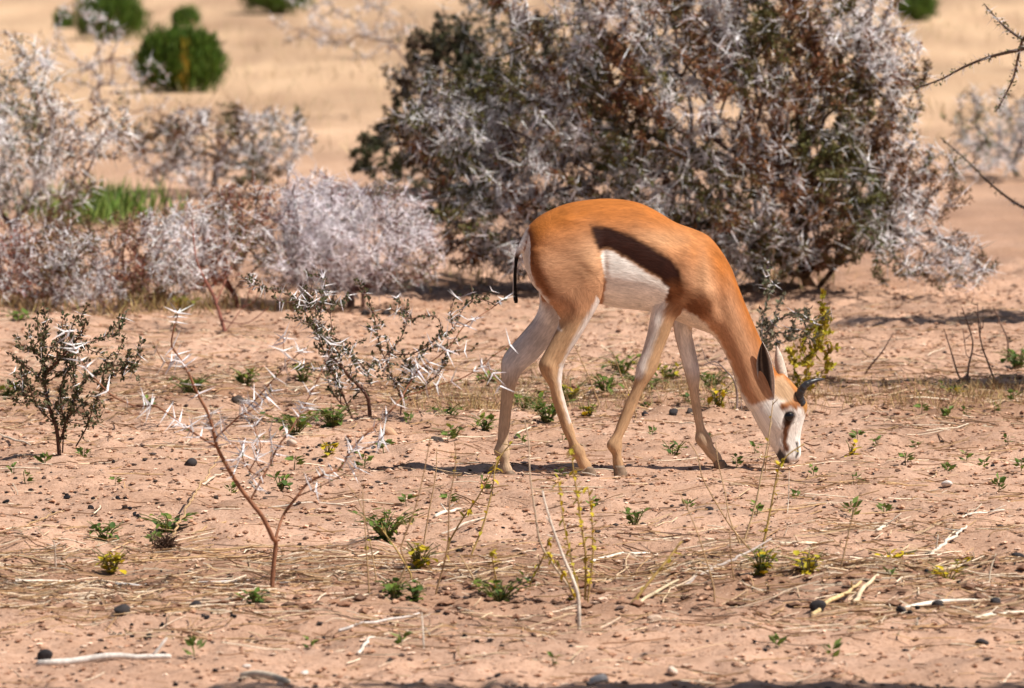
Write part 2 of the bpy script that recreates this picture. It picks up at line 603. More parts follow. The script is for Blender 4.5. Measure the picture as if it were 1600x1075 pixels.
def coat_material():
    m = bpy.data.materials.new("springbok_coat")
    m.use_nodes = True
    nt = m.node_tree
    N, Lk = nt.nodes, nt.links
    b = N["Principled BSDF"]
    b.inputs["Roughness"].default_value = 0.6
    b.inputs["Specular IOR Level"].default_value = 0.06
    b.inputs["Sheen Weight"].default_value = 0.0
    b.inputs["Sheen Roughness"].default_value = 0.35
    c = N.new("ShaderNodeAttribute"); c.attribute_name = "tint"
    fl = N.new("ShaderNodeAttribute"); fl.attribute_name = "flow"
    outs = []
    for sc, det in (((28, 170, 170), 4), ((70, 420, 420), 2), ((14, 30, 30), 3)):
        mp = N.new("ShaderNodeVectorMath"); mp.operation = 'MULTIPLY'
        mp.inputs[1].default_value = sc
        Lk.new(fl.outputs["Vector"], mp.inputs[0])
        n = N.new("ShaderNodeTexNoise"); n.inputs["Scale"].default_value = 1.0; n.inputs["Detail"].default_value = det
        Lk.new(mp.outputs[0], n.inputs["Vector"])
        outs.append(n.outputs[0])
    mul = None
    for o_, k in zip(outs, (0.2, 0.17, 0.2)):
        r = N.new("ShaderNodeMapRange")
        r.inputs[1].default_value, r.inputs[2].default_value = 0.25, 0.75
        r.inputs[3].default_value, r.inputs[4].default_value = 1 - k, 1 + k
        Lk.new(o_, r.inputs[0])
        x = N.new("ShaderNodeVectorMath"); x.operation = 'MULTIPLY'
        Lk.new(mul if mul else c.outputs["Color"], x.inputs[0])
        Lk.new(r.outputs[0], x.inputs[1])
        mul = x.outputs[0]
    Lk.new(mul, b.inputs["Base Color"])
    bp = N.new("ShaderNodeBump"); bp.inputs["Strength"].default_value = 0.3; bp.inputs["Distance"].default_value = 0.003
    Lk.new(outs[0], bp.inputs["Height"])
    bp2 = N.new("ShaderNodeBump"); bp2.inputs["Strength"].default_value = 0.4; bp2.inputs["Distance"].default_value = 0.006
    Lk.new(outs[2], bp2.inputs["Height"]); Lk.new(bp.outputs[0], bp2.inputs["Normal"])
    Lk.new(bp2.outputs[0], b.inputs["Normal"])
    return m


def build_springbok():
    mb = MB()
    lines = []
    lines.append(loft(mb, TORSO, egg=0.16, seg=40))
    lines.append(loft(mb, HEAD, seg=32, expo=2.2))
    for st in (NH, FH, NF, FF):
        lines.append(loft(mb, st))
    lines.append(loft(mb, TAIL, seg=16))
    raw = mb.mesh("body_raw")
    ob = bpy.data.objects.new("body_raw", raw)
    COL.objects.link(ob)
    rm = ob.modifiers.new("remesh", 'REMESH')
    rm.mode = 'VOXEL'
    rm.voxel_size = 0.0036
    dg = bpy.context.evaluated_depsgraph_get()
    me = bpy.data.meshes.new_from_object(ob.evaluated_get(dg))
    bpy.data.objects.remove(ob)
    me.name = "body"
    n = len(me.vertices)
    v = np.zeros(n * 3); me.vertices.foreach_get("co", v); v = v.reshape(-1, 3)
    e = np.zeros(len(me.edges) * 2, int); me.edges.foreach_get("vertices", e); e = e.reshape(-1, 2)

    # which limb each vertex belongs to, and the coat's lie along it
    best = np.full(n, 1e9); limb = np.zeros(n, int); flow = np.zeros((n, 3))
    for li, ln in enumerate(lines):
        s0 = li * 3.0
        for a, b in zip(ln[:-1], ln[1:]):
            ab = b - a
            L = np.linalg.norm(ab)
            if L < 1e-6: continue
            t = np.clip(((v - a) @ ab) / L ** 2, 0, 1)
            q = v - a - t[:, None] * ab
            d = np.linalg.norm(q, axis=1) - (0.10 if li == 0 else 0.03 if li == 1 else 0.0)
            m = d < best
            best[m] = d[m]; limb[m] = li
            side = np.cross(ab / L, [0, 1, 0])
            flow[m] = np.stack([s0 + t[m] * L, q[m] @ side, q[m, 1]], 1)
            s0 += L
    uv = local_uv(np.stack([v[:, 0], -np.abs(v[:, 1]), v[:, 2]], 1))
    U, V = uv[:, 0], uv[:, 1]
    limb[(U < 172) & (V > 225) & (V < 445) & (U < 160 + (V < 250) * 14)] = 6
    leg_lo = sstep(430, 560, V) * (U < 870)
    head_w = sstep(860, 960, U) * sstep(640, 760, V)
    lam = 0.5 * (1 - 0.75 * np.maximum(leg_lo, head_w * 0.8))
    lam = np.where(limb == 6, 0.15, lam)
    v = smooth_np(v, e, 14, lam)
    # muscles and bones under the skin
    nrm = np.zeros(n * 3); me.vertices.foreach_set("co", v.ravel()); me.update()
    me.vertices.foreach_get("normal", nrm); nrm = nrm.reshape(-1, 3)
    lat = np.abs(nrm[:, 1])
    bumps = [(400, 310, 42, 75, 24), (290, 300, 45, 90, -5), (250, 200, 50, 40, 6), (445, 290, 14, 60, -12), (330, 140, 40, 16, 5), (365, 115, 20, 12, -4),
             (800, 400, 32, 42, 17), (735, 270, 26, 80, 9), (790, 310, 20, 80, 12), (690, 300, 22, 90, -7), (850, 430, 24, 60, -12), (700, 430, 50, 34, 7), (640, 470, 26, 30, -4),
             (540, 350, 90, 70, 6), (350, 420, 50, 60, 4), (255, 640, 20, 14, 3), (285, 655, 10, 45, -3), (585, 665, 16, 22, 3),
             (1075, 775, 26, 13, 7), (1080, 812, 17, 13, -5), (1050, 850, 40, 26, 4), (1095, 880, 16, 40, -3), (1060, 915, 22, 14, 3), (600, 150, 90, 14, 3)]
    off = np.zeros(n)
    for bu, bv, ru, rv, am in bumps:
        off += am * 0.001 * np.exp(-((U - bu) / ru) ** 2 - ((V - bv) / rv) ** 2) * lat
    v = v + nrm * off[:, None]
    v = smooth_np(v, e, 3, lam * 0.7)
    me.vertices.foreach_set("co", v.ravel()); me.update()
    me.vertices.foreach_get("normal", nrm_ := np.zeros(n * 3)); nrm = nrm_.reshape(-1, 3)

    # coat pattern
    uv = local_uv(np.stack([v[:, 0], -np.abs(v[:, 1]), v[:, 2]], 1))
    wob = np.stack([vnoise(flow[:, 0], flow[:, 1] * 3 + v[:, 1], 0.012, 31), vnoise(flow[:, 0], flow[:, 1] * 3 + v[:, 1], 0.012, 32)], 1) * 7
    uvw = uv + wob
    U, V = uv[:, 0], uv[:, 1]
    cin = np.array([.345, .115, .026]); tan = np.array([.42, .215, .115]); legt = np.array([.42, .255, .14])
    dark = np.array([.022, .0066, .003]); white = np.array([.74, .68, .62]); brown = np.array([.25, .10, .035])
    inner = sstep(-0.15, 0.45, -np.sign(v[:, 1]) * nrm[:, 1])        # surfaces facing the other leg
    # dorsal cinnamon fading to tan below
    topline = np.interp(U, [150, 255, 400, 560, 700, 800, 880, 940, 1060], [190, 110, 69, 78, 150, 190, 300, 450, 700])
    dep = V - topline
    k = np.clip(sstep(35, 190, dep) + .4 * sstep(840, 900, U) * sstep(5, 60, dep), 0, 1)[:, None]
    c = cin * (1 - k) + tan * k
    painted_hilite = (np.exp(-((U - 640) / 120) ** 2 - ((V - 210) / 45) ** 2) * 0.5 + np.exp(-((U - 400) / 50) ** 2 - ((V - 290) / 70) ** 2) * 0.35 + np.exp(-((U - 790) / 30) ** 2 - ((V - 340) / 90) ** 2) * 0.35)[:, None]  # sunlit highlights of flank, thigh and shoulder painted into the coat
    c = c * (1 - painted_hilite) + np.array([.55, .33, .18]) * painted_hilite

    def put(mask, col, amt=1.0):
        nonlocal c
        m_ = np.clip(mask * amt, 0, 1)[:, None]
        c = c * (1 - m_) + np.asarray(col) * m_
    # lower legs
    legs = (limb >= 2) & (limb <= 5)
    put(legs * sstep(420, 520, V), legt)
    put(legs * sstep(400, 470, V) * (1 - sstep(640, 760, V)) * inner, [.58, .53, .50], 0.95)
    put(legs * sstep(640, 760, V) * inner, [.50, .38, .27], 0.6)
    # haunch darker towards the rump
    put(poly_mask(uvw, [(178, 175), (205, 185), (222, 260), (240, 330), (275, 400), (255, 405), (215, 360), (185, 290), (172, 230)], 16), [.17, .055, .018], 0.85)
    # side stripe
    put(line_mask(uvw, [(420, 175), (520, 190), (620, 245), (700, 310)], 24, 22), [.16, .055, .018], 0.45)
    put(poly_mask(uvw, [(400, 158), (450, 162), (500, 176), (560, 202), (620, 238), (680, 272), (712, 325), (722, 380), (708, 430), (668, 432), (660, 385),
                        (640, 342), (590, 315), (530, 275), (480, 246), (455, 236), (432, 246), (416, 215)], 11), dark)
    put(poly_mask(uvw, [(660, 360), (715, 350), (800, 430), (815, 470), (770, 485), (720, 455), (680, 470), (665, 440)], 26), [.13, .042, .015], 0.85)  # dark brown shading of the lower shoulder, put into the coat colour
    # white belly
    put(poly_mask(uvw, [(437, 252), (455, 242), (480, 250), (530, 280), (590, 320), (638, 346), (668, 372), (655, 420), (640, 470), (605, 520), (430, 520), (442, 430), (455, 350), (445, 310)], 6), white)
    put(line_mask(uvw, [(452, 340), (440, 400), (415, 455), (375, 520), (345, 570), (318, 640), (306, 690)], 15, 9) * (limb != 0), [.62, .56, .52], 0.9)
    put(line_mask(uvw, [(300, 640), (300, 720), (330, 830)], 7, 5) * (limb == 2), [.62, .56, .52], 0.7)
    put(line_mask(uvw, [(640, 400), (625, 470), (600, 540), (575, 610), (562, 660)], 24, 12) * (limb == 4), [.62, .55, .50], 0.85)
    put(line_mask(uvw, [(742, 520), (752, 570), (765, 640)], 13, 7) * (limb == 5), white, 0.9)
    # chest and throat
    put(poly_mask(uvw, [(675, 500), (700, 460), (722, 448), (750, 462), (800, 500), (835, 540), (870, 605), (900, 680), (930, 760), (900, 770), (860, 640), (810, 560), (720, 560)], 8) * (~legs), [.70, .60, .50], 0.95)
    # rump patch
    put(poly_mask(uvw, [(150, 150), (186, 160), (184, 200), (172, 240), (182, 300), (212, 365), (258, 420), (300, 520), (220, 480), (140, 300)], 8) * (limb != 6), white)
    put((limb == 6) * sstep(275, 240, V), white)
    put((limb == 6) * sstep(240, 275, V), [.012, .009, .008])
    put(((nrm[:, 0] < -0.93) & (U < 300) & (V < 480) & (V > 170)).astype(float) * 0.8, white)
    # face
    put(poly_mask(uvw, [(905, 720), (950, 775), (1000, 762), (1035, 742), (1060, 755), (1100, 770), (1135, 790), (1160, 830), (1150, 1000), (1000, 1000), (960, 860), (925, 800)], 9), white)
    put(line_mask(uvw, [(1062, 778), (1085, 768), (1105, 778)], 12, 8), [.26, .09, .02], 0.95)
    put(poly_mask(uvw, [(1118, 750), (1152, 758), (1148, 800), (1134, 812), (1128, 790)], 7), [.36, .17, .05], 0.9)
    put(line_mask(uvw, [(1078, 835), (1068, 868), (1064, 900), (1072, 925)], 10, 6), [.12, .04, .014], 0.98)
    put(line_mask(uvw, [(1085, 812), (1080, 828)], 17, 7), [.05, .02, .01], 0.95)
    put(line_mask(uvw, [(1106, 905), (1112, 940), (1104, 952)], 5, 4), [.03, .02, .018], 0.95)
    put(poly_mask(uvw, [(1046, 925), (1062, 932), (1078, 962), (1092, 985), (1050, 985), (1036, 950)], 6), [.03, .024, .026], 0.95)
    put(poly_mask(uvw, [(1015, 690), (1060, 672), (1085, 705), (1112, 752), (1062, 764), (1030, 748)], 10), [.52, .37, .23], 0.7)
    put(sstep(0.3, 0.8, nrm[:, 2]) * ((U > 1000) & (V > 690) & (V < 790)), [.45, .25, .10], 0.5)

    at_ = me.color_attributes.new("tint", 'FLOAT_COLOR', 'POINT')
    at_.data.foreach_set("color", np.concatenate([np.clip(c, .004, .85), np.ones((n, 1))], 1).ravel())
    fa = me.attributes.new("flow", 'FLOAT_VECTOR', 'POINT')
    fa.data.foreach_set("vector", flow.ravel())
    me.polygons.foreach_set("use_smooth", np.ones(len(me.polygons), bool))
    me.materials.clear()
    root = empty("springbok", SROOT, THETA)
    tag(root, "grazing springbok with cinnamon back, dark side stripe, white belly and lowered head", "springbok")
    M_COAT = coat_material()
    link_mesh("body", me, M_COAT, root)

    # ears
    M_EAR = mat_tint("ear_skin", 0.8, 0.25, 150, 0.3, 400)

    def ear(base, tip, side, half, front, back, cup, flip):
        base, tip, side = np.array(base), np.array(tip), np.array(side, float)
        ax = tip - base
        Ln = np.linalg.norm(ax); axn = ax / Ln
        side = side - axn * (side @ axn); side /= np.linalg.norm(side)
        out = np.cross(axn, side) * flip
        nl, nw = 18, 12
        V_, C_ = [], []
        for layer in (0, 1):
            for i in range(nl + 1):
                s = i / nl
                w = half * (0.45 + 0.55 * math.sin(min(1, s / 0.45) * math.pi / 2)) * max(0.02, (1 - max(0, (s - 0.45) / 0.55) ** 2.2))
                for j in range(nw + 1):
                    t = -1 + 2 * j / nw
                    ang = t * cup
                    p = base + axn * Ln * s + side * w * math.sin(ang) / math.sin(min(cup, 1.57)) - out * w * 0.85 * math.cos(ang) + out * w * 0.5
                    p = p + out * (0.0022 if layer == 0 else -0.0022) - side * 0.004 * math.sin(s * 3)
                    V_.append(p)
                    if layer == 0:
                        wh = 0.5 + 0.5 * math.sin(t * 9 + s * 2)
                        edge = max(0, abs(t) - 0.72) / 0.28
                        edge = max(edge, float(sstep(.25, .6, t * (1.25 - s * .6))))
                        col = np.array(front) * (1 - edge) + np.array([.55, .48, .42]) * edge
                        if abs(t + 0.35) < 0.10 and s > 0.25: col = col * 0.4 + np.array([.20, .15, .11]) * 0.6
                        C_.append(col)
                    else:
                        C_.append(np.array(back) * (0.85 + 0.3 * random.random()))
        nn = (nl + 1) * (nw + 1)
        F = []
        for i in range(nl):
            for j in range(nw):
                a = i * (nw + 1) + j
                F.append((a, a + 1, a + nw + 2, a + nw + 1))
                F.append((nn + a, nn + a + nw + 1, nn + a + nw + 2, nn + a + 1))
            for j in (0, nw):
                a = i * (nw + 1) + j
                F.append((a, a + nw + 1, nn + a + nw + 1, nn + a))
        m2 = MB()
        m2.add(np.array(V_), np.array(F), np.array(C_))
        return m2.build("ear", M_EAR, root, True)
    ear(S(1018, 752, -.038), S(990, 556, -.062), S(1, 0, 0) * 0 + np.array([1, -0.5, 0.2]), .026, [.028, .018, .014], [.60, .52, .45], 1.25, -1)
    ear(S(1072, 715, .034), S(1040, 570, .055), np.array([1, -0.25, 0.2]), .0165, [.10, .07, .05], [.60, .50, .41], 1.3, 1)

    # horns
    M_HORN = mat_tint("horn", 0.38, 0.3, 60, spec=0.5)
    for y0, y1, y2, dx in ((-.027, -.05, -.035, 0), (.027, .05, .035, 0)):
        pts = [S(1124, 770, y0), S(1116, 745, y0 * 1.25), S(1124, 722, y1 * .9), S(1142, 702, y1), S(1170, 690, y1 * .95), S(1202, 684, y2)]
        if y0 > 0: pts = [p + np.array([0, 0, 0]) for p in pts]
        q = resample(pts, 0.004)
        n_ = len(q)
        s = np.linspace(0, 1, n_)
        rad = np.interp(s, [0, .2, .45, .7, .9, 1], [.0140, .0135, .0110, .0075, .0040, .0014]) * (1 + 0.10 * np.sin(s * 62) * (s < .62))
        m2 = MB()
        add_tube(m2, q, rad, (.028, .027, .030), 12, 0.1)
        m2.build("horn", M_HORN, root, True)
    # eyes
    M_EYE = mat_tint("eye", 0.12, 0.0, 10, spec=0.3, coat=0.25)
    for sgn in (-1, 1):
        ctr = S(1081, 812, -.0455)
        ctr[1] *= -sgn * -1 if sgn < 0 else 1
        ctr[1] = -abs(ctr[1]) if sgn < 0 else abs(ctr[1])
        t, p = np.meshgrid(np.linspace(0, math.pi, 13), np.linspace(0, 2 * math.pi, 20, endpoint=False), indexing='ij')
        V_ = np.stack([  .0160 * np.sin(t) * np.cos(p), .0125 * np.cos(t), .0150 * np.sin(t) * np.sin(p)], -1).reshape(-1, 3) + ctr
        i = np.arange(12)[:, None] * 20; k_ = np.arange(20)[None]
        F = np.stack([i + k_, i + 20 + k_, i + 20 + (k_ + 1) % 20, i + (k_ + 1) % 20], -1).reshape(-1, 4)
        m2 = MB(); m2.add(V_, F, (.006, .004, .004))
        m2.build("eye", M_EYE, root, True)
    # cloven hooves
    M_HOOF = mat_tint("hoof", 0.55, 0.35, 70, 0.3, 200)
    for st, dirx in ((NH, 1.0), (FH, 0.7), (NF, 0.55), (FF, 1.0)):
        s = st[-1]
        A, B = S(s[0], s[1], s[5]), S(s[2], s[3], s[5])
        c0 = (A + B) / 2
        wx = SROOT[0] + c0[0] * CT - c0[1] * ST
        wy = SROOT[1] + c0[0] * ST + c0[1] * CT
        zg = float(gz(wx, wy)) - SROOT[2]
        m2 = MB()
        for sy in (-1, 1):
            rings = []
            top = c0 + np.array([-0.002, 0, 0.010])
            for h in np.linspace(0, 1, 6):
                ctr = top * (1 - h) + np.array([c0[0] + .010 * dirx, c0[1], zg - 0.003]) * h
                L_ = .0165 + .007 * h * dirx; W_ = .0085 + .0025 * h
                t = np.linspace(0, 2 * math.pi, 16, endpoint=False)
                x = np.cos(t); y = np.sin(t)
                tp = 1 - 0.35 * np.clip(x, 0, 1)
                rings.append(np.stack([ctr[0] + L_ * (x + 0.12), ctr[1] + sy * .0088 + W_ * y * tp, np.full(16, ctr[2])], 1))
            rings = np.array(rings)
            V_ = np.concatenate([rings.reshape(-1, 3), rings[0].mean(0)[None], rings[-1].mean(0)[None]])
            i = np.arange(5)[:, None] * 16; k_ = np.arange(16)[None]; k2 = (k_ + 1) % 16
            F = np.stack([i + k_, i + 16 + k_, i + 16 + k2, i + k2], -1).reshape(-1, 4)
            kk = np.arange(16)
            caps = np.concatenate([np.stack([kk * 0 + 96, kk, (kk + 1) % 16], 1), np.stack([kk * 0 + 97, 80 + (kk + 1) % 16, 80 + kk], 1)])
            m2.add(V_, [F, caps], (.20, .135, .09))
        m2.build("hoof", M_HOOF, root, True)
    return root


build_springbok()
# ------------------------------------------------------------------ thorn bushes
C_BARK = (.105, .062, .045)
C_RED = (.20, .085, .055)
C_THORN = (.74, .71, .72)


def blob_points(blobs, zmin=0.04):
    """random points in ellipsoids given by centre pixel, pixel radii, distance and depth radius"""
    out = []
    for px, py, rx, ry, Y, rd, n in blobs:
        c = at(px, py, Y)
        k = Y / FPX
        q = rng.normal(0, 1, (n, 3))
        q /= np.linalg.norm(q, axis=1, keepdims=True)
        q *= rng.uniform(0.15, 1, (n, 1)) ** 0.45
        p = c + q * np.array([rx * k, rd, ry * k])
        out.append(p)
    p = np.concatenate(out)
    z = gz(p[:, 0], p[:, 1])
    return p[p[:, 2] > z + zmin]


def grow(bases, targets, step=0.06, jitter=0.16, pull=0.35):
    nodes = [np.array(b, float) for b in bases]
    par = [-1] * len(nodes)
    root = np.mean(bases, axis=0)
    order = np.argsort(np.linalg.norm(targets - root, axis=1))
    arr = np.zeros((400000, 3)); arr[:len(nodes)] = nodes
    cost = np.zeros(400000); cnt = len(nodes)
    for t in targets[order]:
        d = np.linalg.norm(arr[:cnt] - t, axis=1)
        i = int(np.argmin(d + pull * cost[:cnt]))
        L = d[i]
        k = max(1, int(L / step))
        a = arr[i].copy(); prev = i
        bend = rng.normal(0, jitter, 3) * L
        bend[2] += 0.12 * L
        for j in range(1, k + 1):
            s = j / k
            p = a + (t - a) * s + bend * s * (1 - s) + rng.normal(0, 0.006, 3)
            arr[cnt] = p; cost[cnt] = cost[prev] + L / k
            par.append(prev); prev = cnt; cnt += 1
    arr = arr[:cnt]
    par = np.array(par)
    return arr, par


def pipe_radii(par, tip=0.0016, power=2.35, maxr=0.03):
    n = len(par)
    acc = np.zeros(n)
    for i in range(n - 1, -1, -1):
        if acc[i] == 0: acc[i] = tip ** power
        if par[i] >= 0: acc[par[i]] += acc[i] * 1.0
    return np.minimum(acc ** (1 / power), maxr)


def on_edges(arr, par, rad, rmax, per_m):
    idx = np.nonzero((par >= 0) & (rad < rmax))[0]
    L = np.linalg.norm(arr[idx] - arr[par[idx]], axis=1)
    k = rng.poisson(L * per_m)
    e = np.repeat(idx, k)
    t = rng.uniform(0, 1, (len(e), 1))
    p = arr[par[e]] * (1 - t) + arr[e] * t
    d = arr[e] - arr[par[e]]
    d /= np.maximum(np.linalg.norm(d, axis=1, keepdims=True), 1e-9)
    return p, d


def bush(name, label, cat, base_px, blobs, thorns=60, thorn_len=.05, thorn_r=.0013, leaves=80, leaf_l=.013, leaf_w=.006, leaf_c=(.10, .105, .05),
         bark=C_BARK, thorn_c=C_THORN, group=None, tip=.0016, maxr=.03, bases=None, step=.06, nstem=3, spread=.06, zmin=.04):
    if bases is None:
        b0 = G(*base_px)
        bases = [b0 + np.array([rng.normal(0, spread), rng.normal(0, spread), -0.02]) for _ in range(nstem)]
    origin = np.mean(bases, axis=0)
    tg = blob_points(blobs, zmin)
    arr, par = grow(bases, tg, step)
    rad = pipe_radii(par, tip, maxr=maxr)
    root = empty(name, origin)
    tag(root, label, cat, group)
    mb = MB()
    i = np.nonzero(par >= 0)[0]
    add_edges(mb, arr[par[i]], arr[i], np.minimum(rad[par[i]], rad[i] * 1.6), rad[i], bark, 0.2)
    mb.build("branches", M_BARK, root, False, origin)
    if thorns:
        p, d = on_edges(arr, par, rad, .006, thorns * 1.6)
        kz = rng.uniform(0, 1, len(p)) < np.clip(.62 + 1.5 * clump(p, 51), .12, 1)
        p, d = p[kz], d[kz]
        _, a, b = frames(d)
        ph = rng.uniform(0, 6.28, (len(p), 1))
        out = np.cos(ph) * a + np.sin(ph) * b
        opn = rng.uniform(-.5, .7, (len(p), 1))
        mb = MB()
        L = thorn_len * rng.uniform(.4, 1.25, len(p))
        add_spikes(mb, p, out + d * opn, L, thorn_r, thorn_c)
        sp = rng.normal(0, .6, (len(p), 3))
        add_spikes(mb, p, -out * .6 + d * opn + sp, L * rng.uniform(.7, 1.1, len(p)), thorn_r, thorn_c)
        tag(mb.build("thorns", M_THORN, root, False, origin), kind="stuff")
    if leaves:
        p, d = on_edges(arr, par, rad, .005, leaves)
        kz = rng.uniform(0, 1, len(p)) < np.clip(.6 - 1.5 * clump(p, 51), .1, 1)
        p, d = p[kz], d[kz]
        mb = MB()
        q = p + rng.normal(0, .008, p.shape)
        hue = clump(p, 77) + rng.normal(0, .12, len(p))
        lc = np.array(leaf_c)
        for sel, m in ((hue < -.12, (.85, 1.15, .8)), ((hue >= -.12) & (hue < .12), (1, 1, 1)), (hue >= .12, (1.35, .95, .95))):
            add_leaves(mb, q[sel], d[sel] * .5 + rng.normal(0, 1, (int(sel.sum()), 3)), leaf_l, leaf_w, lc * np.array(m), 0.35)
        tag(mb.build("leaves", M_LEAF, root, False, origin), kind="stuff")
    return root, arr, par, rad


def clump(p, seed):
    return vnoise(p[:, 0] + p[:, 2] * .37, p[:, 2] - p[:, 1] * .21, .16, seed) + .5 * vnoise(p[:, 0] - p[:, 2] * .3, p[:, 2] + p[:, 1] * .4, .07, seed + 1)


def Yg(py):
    return float(G(800, py)[1])


# the big whitethorn bush behind the animal, several stems
Yb = 35.3
bush("whitethorn_bush", "tall spreading whitethorn bush with olive leaves directly behind the springbok's back", "bush", (1190, 440),
     [(1120, 150, 330, 170, Yb, .75, 900), (1000, 40, 260, 120, Yb + .2, .7, 380), (1250, 60, 190, 130, Yb, .6, 330), (1180, 310, 270, 120, Yb - .2, .65, 750),
      (860, 230, 210, 130, Yb, .6, 520), (720, 200, 110, 100, Yb + .2, .5, 200), (1340, 280, 140, 110, Yb - .2, .5, 260), (1380, 120, 70, 90, Yb, .4, 90), (1080, -90, 330, 90, Yb + .1, .7, 260), (1100, 395, 260, 45, Yb - .1, .6, 330), (860, 390, 170, 40, Yb, .5, 200), (780, 350, 150, 70, Yb - .1, .4, 240)],
     thorns=48, thorn_len=.085, thorn_r=.0023, leaves=850, leaf_l=.019, leaf_w=.010, leaf_c=(.155, .104, .048), bark=(.12, .07, .05), tip=.0018, maxr=.032,
     bases=[G(1130, 440), G(1195, 445), G(1265, 448), G(1010, 430), G(880, 425)])
# low sprawling skirt on the right of it
bush("sprawling_thorn_bush", "low sprawling thornbush with long white spines, beside the tall whitethorn bush", "bush", (1275, 448),
     [(1430, 395, 110, 50, 34.6, .4, 150), (1500, 420, 70, 35, 34.5, .3, 60), (1370, 340, 90, 70, 34.8, .4, 110), (1460, 290, 60, 70, 34.9, .3, 50)],
     thorns=26, thorn_len=.095, thorn_r=.0024, leaves=420, leaf_l=.016, leaf_w=.008, leaf_c=(.13, .10, .05), nstem=2, spread=.08)
# dark shady bush farther off
bush("dark_leafy_bush", "dark brown-green leafy bush half hidden beyond the whitethorn bush", "bush", (720, 300),
     [(700, 130, 110, 110, 42.5, .5, 330), (790, 200, 150, 100, 42.3, .5, 300), (640, 240, 100, 60, 42.2, .4, 130), (850, 90, 120, 80, 42.5, .5, 160), (740, 20, 60, 70, 42.6, .3, 60)],
     thorns=14, thorn_len=.06, thorn_r=.0022, leaves=700, leaf_l=.026, leaf_w=.014, leaf_c=(.06, .052, .03), bark=(.05, .032, .026), maxr=.035)
# pale lilac mound
bush("pale_thorn_bush", "rounded pale lilac-grey thornbush, bare and dense with spines", "bush", (560, 468),
     [(560, 380, 140, 85, 34.4, .45, 620), (490, 330, 90, 70, 34.5, .4, 250), (610, 320, 60, 50, 34.4, .3, 120), (645, 400, 55, 60, 34.3, .3, 160), (450, 400, 70, 50, 34.3, .35, 150)],
     thorns=72, thorn_len=.075, thorn_r=.0019, leaves=150, leaf_l=.014, leaf_w=.007, leaf_c=(.22, .14, .115), bark=(.20, .125, .105), thorn_c=(.74, .69, .72), nstem=6, spread=.14)
# pinkish brown mass on the left
bush("russet_thorn_bush", "wide russet-twigged thornbush with grey spines, beside the pale lilac one", "bush", (180, 485),
     [(200, 400, 170, 75, 34.0, .45, 560), (60, 400, 120, 70, 34.1, .4, 320), (330, 375, 100, 80, 34.2, .4, 320), (380, 330, 60, 60, 34.4, .3, 110), (120, 440, 180, 40, 33.9, .35, 260)],
     thorns=40, thorn_len=.062, thorn_r=.0021, leaves=300, leaf_l=.015, leaf_w=.008, leaf_c=(.20, .10, .06), bark=(.20, .09, .065), nstem=8, spread=.3)
# tall white thorn tree at the left edge
bush("white_spined_shrub", "tall white-spined shrub rising above the russet thornbush", "bush", (30, 400),
     [(20, 190, 90, 150, 37.6, .4, 330), (90, 250, 70, 110, 37.5, .35, 170), (-70, 220, 110, 170, 37.8, .5, 260), (170, 200, 60, 60, 37.5, .25, 50)],
     thorns=60, thorn_len=.085, thorn_r=.0025, leaves=200, leaf_l=.018, leaf_w=.009, leaf_c=(.17, .13, .085), bark=(.16, .11, .09), thorn_c=(.82, .80, .80), nstem=3)
# loose brown bush in the middle distance
bush("loose_brown_bush", "loose brownish bush with sparse grey spines standing beyond the russet thornbush", "bush", (360, 290),
     [(330, 215, 110, 55, 42.5, .4, 240), (430, 215, 70, 60, 42.4, .35, 150), (250, 230, 70, 50, 42.6, .35, 110), (340, 270, 130, 25, 42.4, .35, 140)],
     thorns=30, thorn_len=.065, thorn_r=.0026, leaves=380, leaf_l=.020, leaf_w=.011, leaf_c=(.14, .10, .05), bark=(.13, .085, .06), nstem=5, spread=.2)
# thin grey bush at the right edge, farther back
bush("thin_grey_bush", "thin grey-green thornbush past the sprawling thornbush", "bush", (1570, 275),
     [(1560, 190, 90, 60, 43.5, .35, 260), (1640, 180, 80, 70, 43.5, .4, 160), (1530, 250, 70, 30, 43.3, .3, 90)],
     thorns=45, thorn_len=.06, thorn_r=.0023, leaves=110, leaf_l=.018, leaf_w=.009, leaf_c=(.15, .135, .07), bark=(.12, .085, .065), nstem=3, spread=.15)
# sparse upper-left twigs
bush("sparse_pale_twigs", "sparse pale thorny twigs in front of the round green shrubs", "bush", (160, 215),
     [(190, 130, 90, 60, 46, .4, 70), (120, 60, 80, 70, 46, .4, 60)],
     thorns=35, thorn_len=.05, thorn_r=.0022, leaves=30, leaf_l=.02, leaf_w=.01, leaf_c=(.2, .13, .08), bark=(.17, .11, .085), nstem=3, spread=.15)
bush("high_thorn_spray", "sparse pale thorny shrub rising beyond the dark leafy bush", "bush", (665, 200),
     [(560, 40, 110, 60, 50, .4, 90), (470, 30, 60, 50, 50, .3, 40)],
     thorns=30, thorn_len=.06, thorn_r=.0026, leaves=40, leaf_l=.02, leaf_w=.01, leaf_c=(.17, .14, .1), bark=(.16, .11, .09), nstem=2, spread=.1)


# ------------------------------------------------------------------ traced shrubs
def traced(paths, Y, dj, origin, step=.012):
    """branches as 3-D curves: each starts on an earlier one where it forks; the depth wanders along it"""
    done = []
    for k, pts in enumerate(paths):
        pts = [tuple(p) for p in pts]
        y0 = Y
        if done:
            a = at(pts[0][0], pts[0][1], Y)
            best = min(((np.linalg.norm((q - a)[[0, 2]]), q) for c in done for q in c[::2]), key=lambda r: r[0])
            if best[0] < .06: y0 = best[1][1]
        slope = rng.uniform(-dj, dj)
        P = []
        tot = len(pts) - 1
        for i, (x, y) in enumerate(pts):
            P.append(at(x, y, y0 + slope * i / max(tot, 1) + (rng.normal(0, .012) if i else 0)))
        done.append(resample(np.array(P), step))
    return done


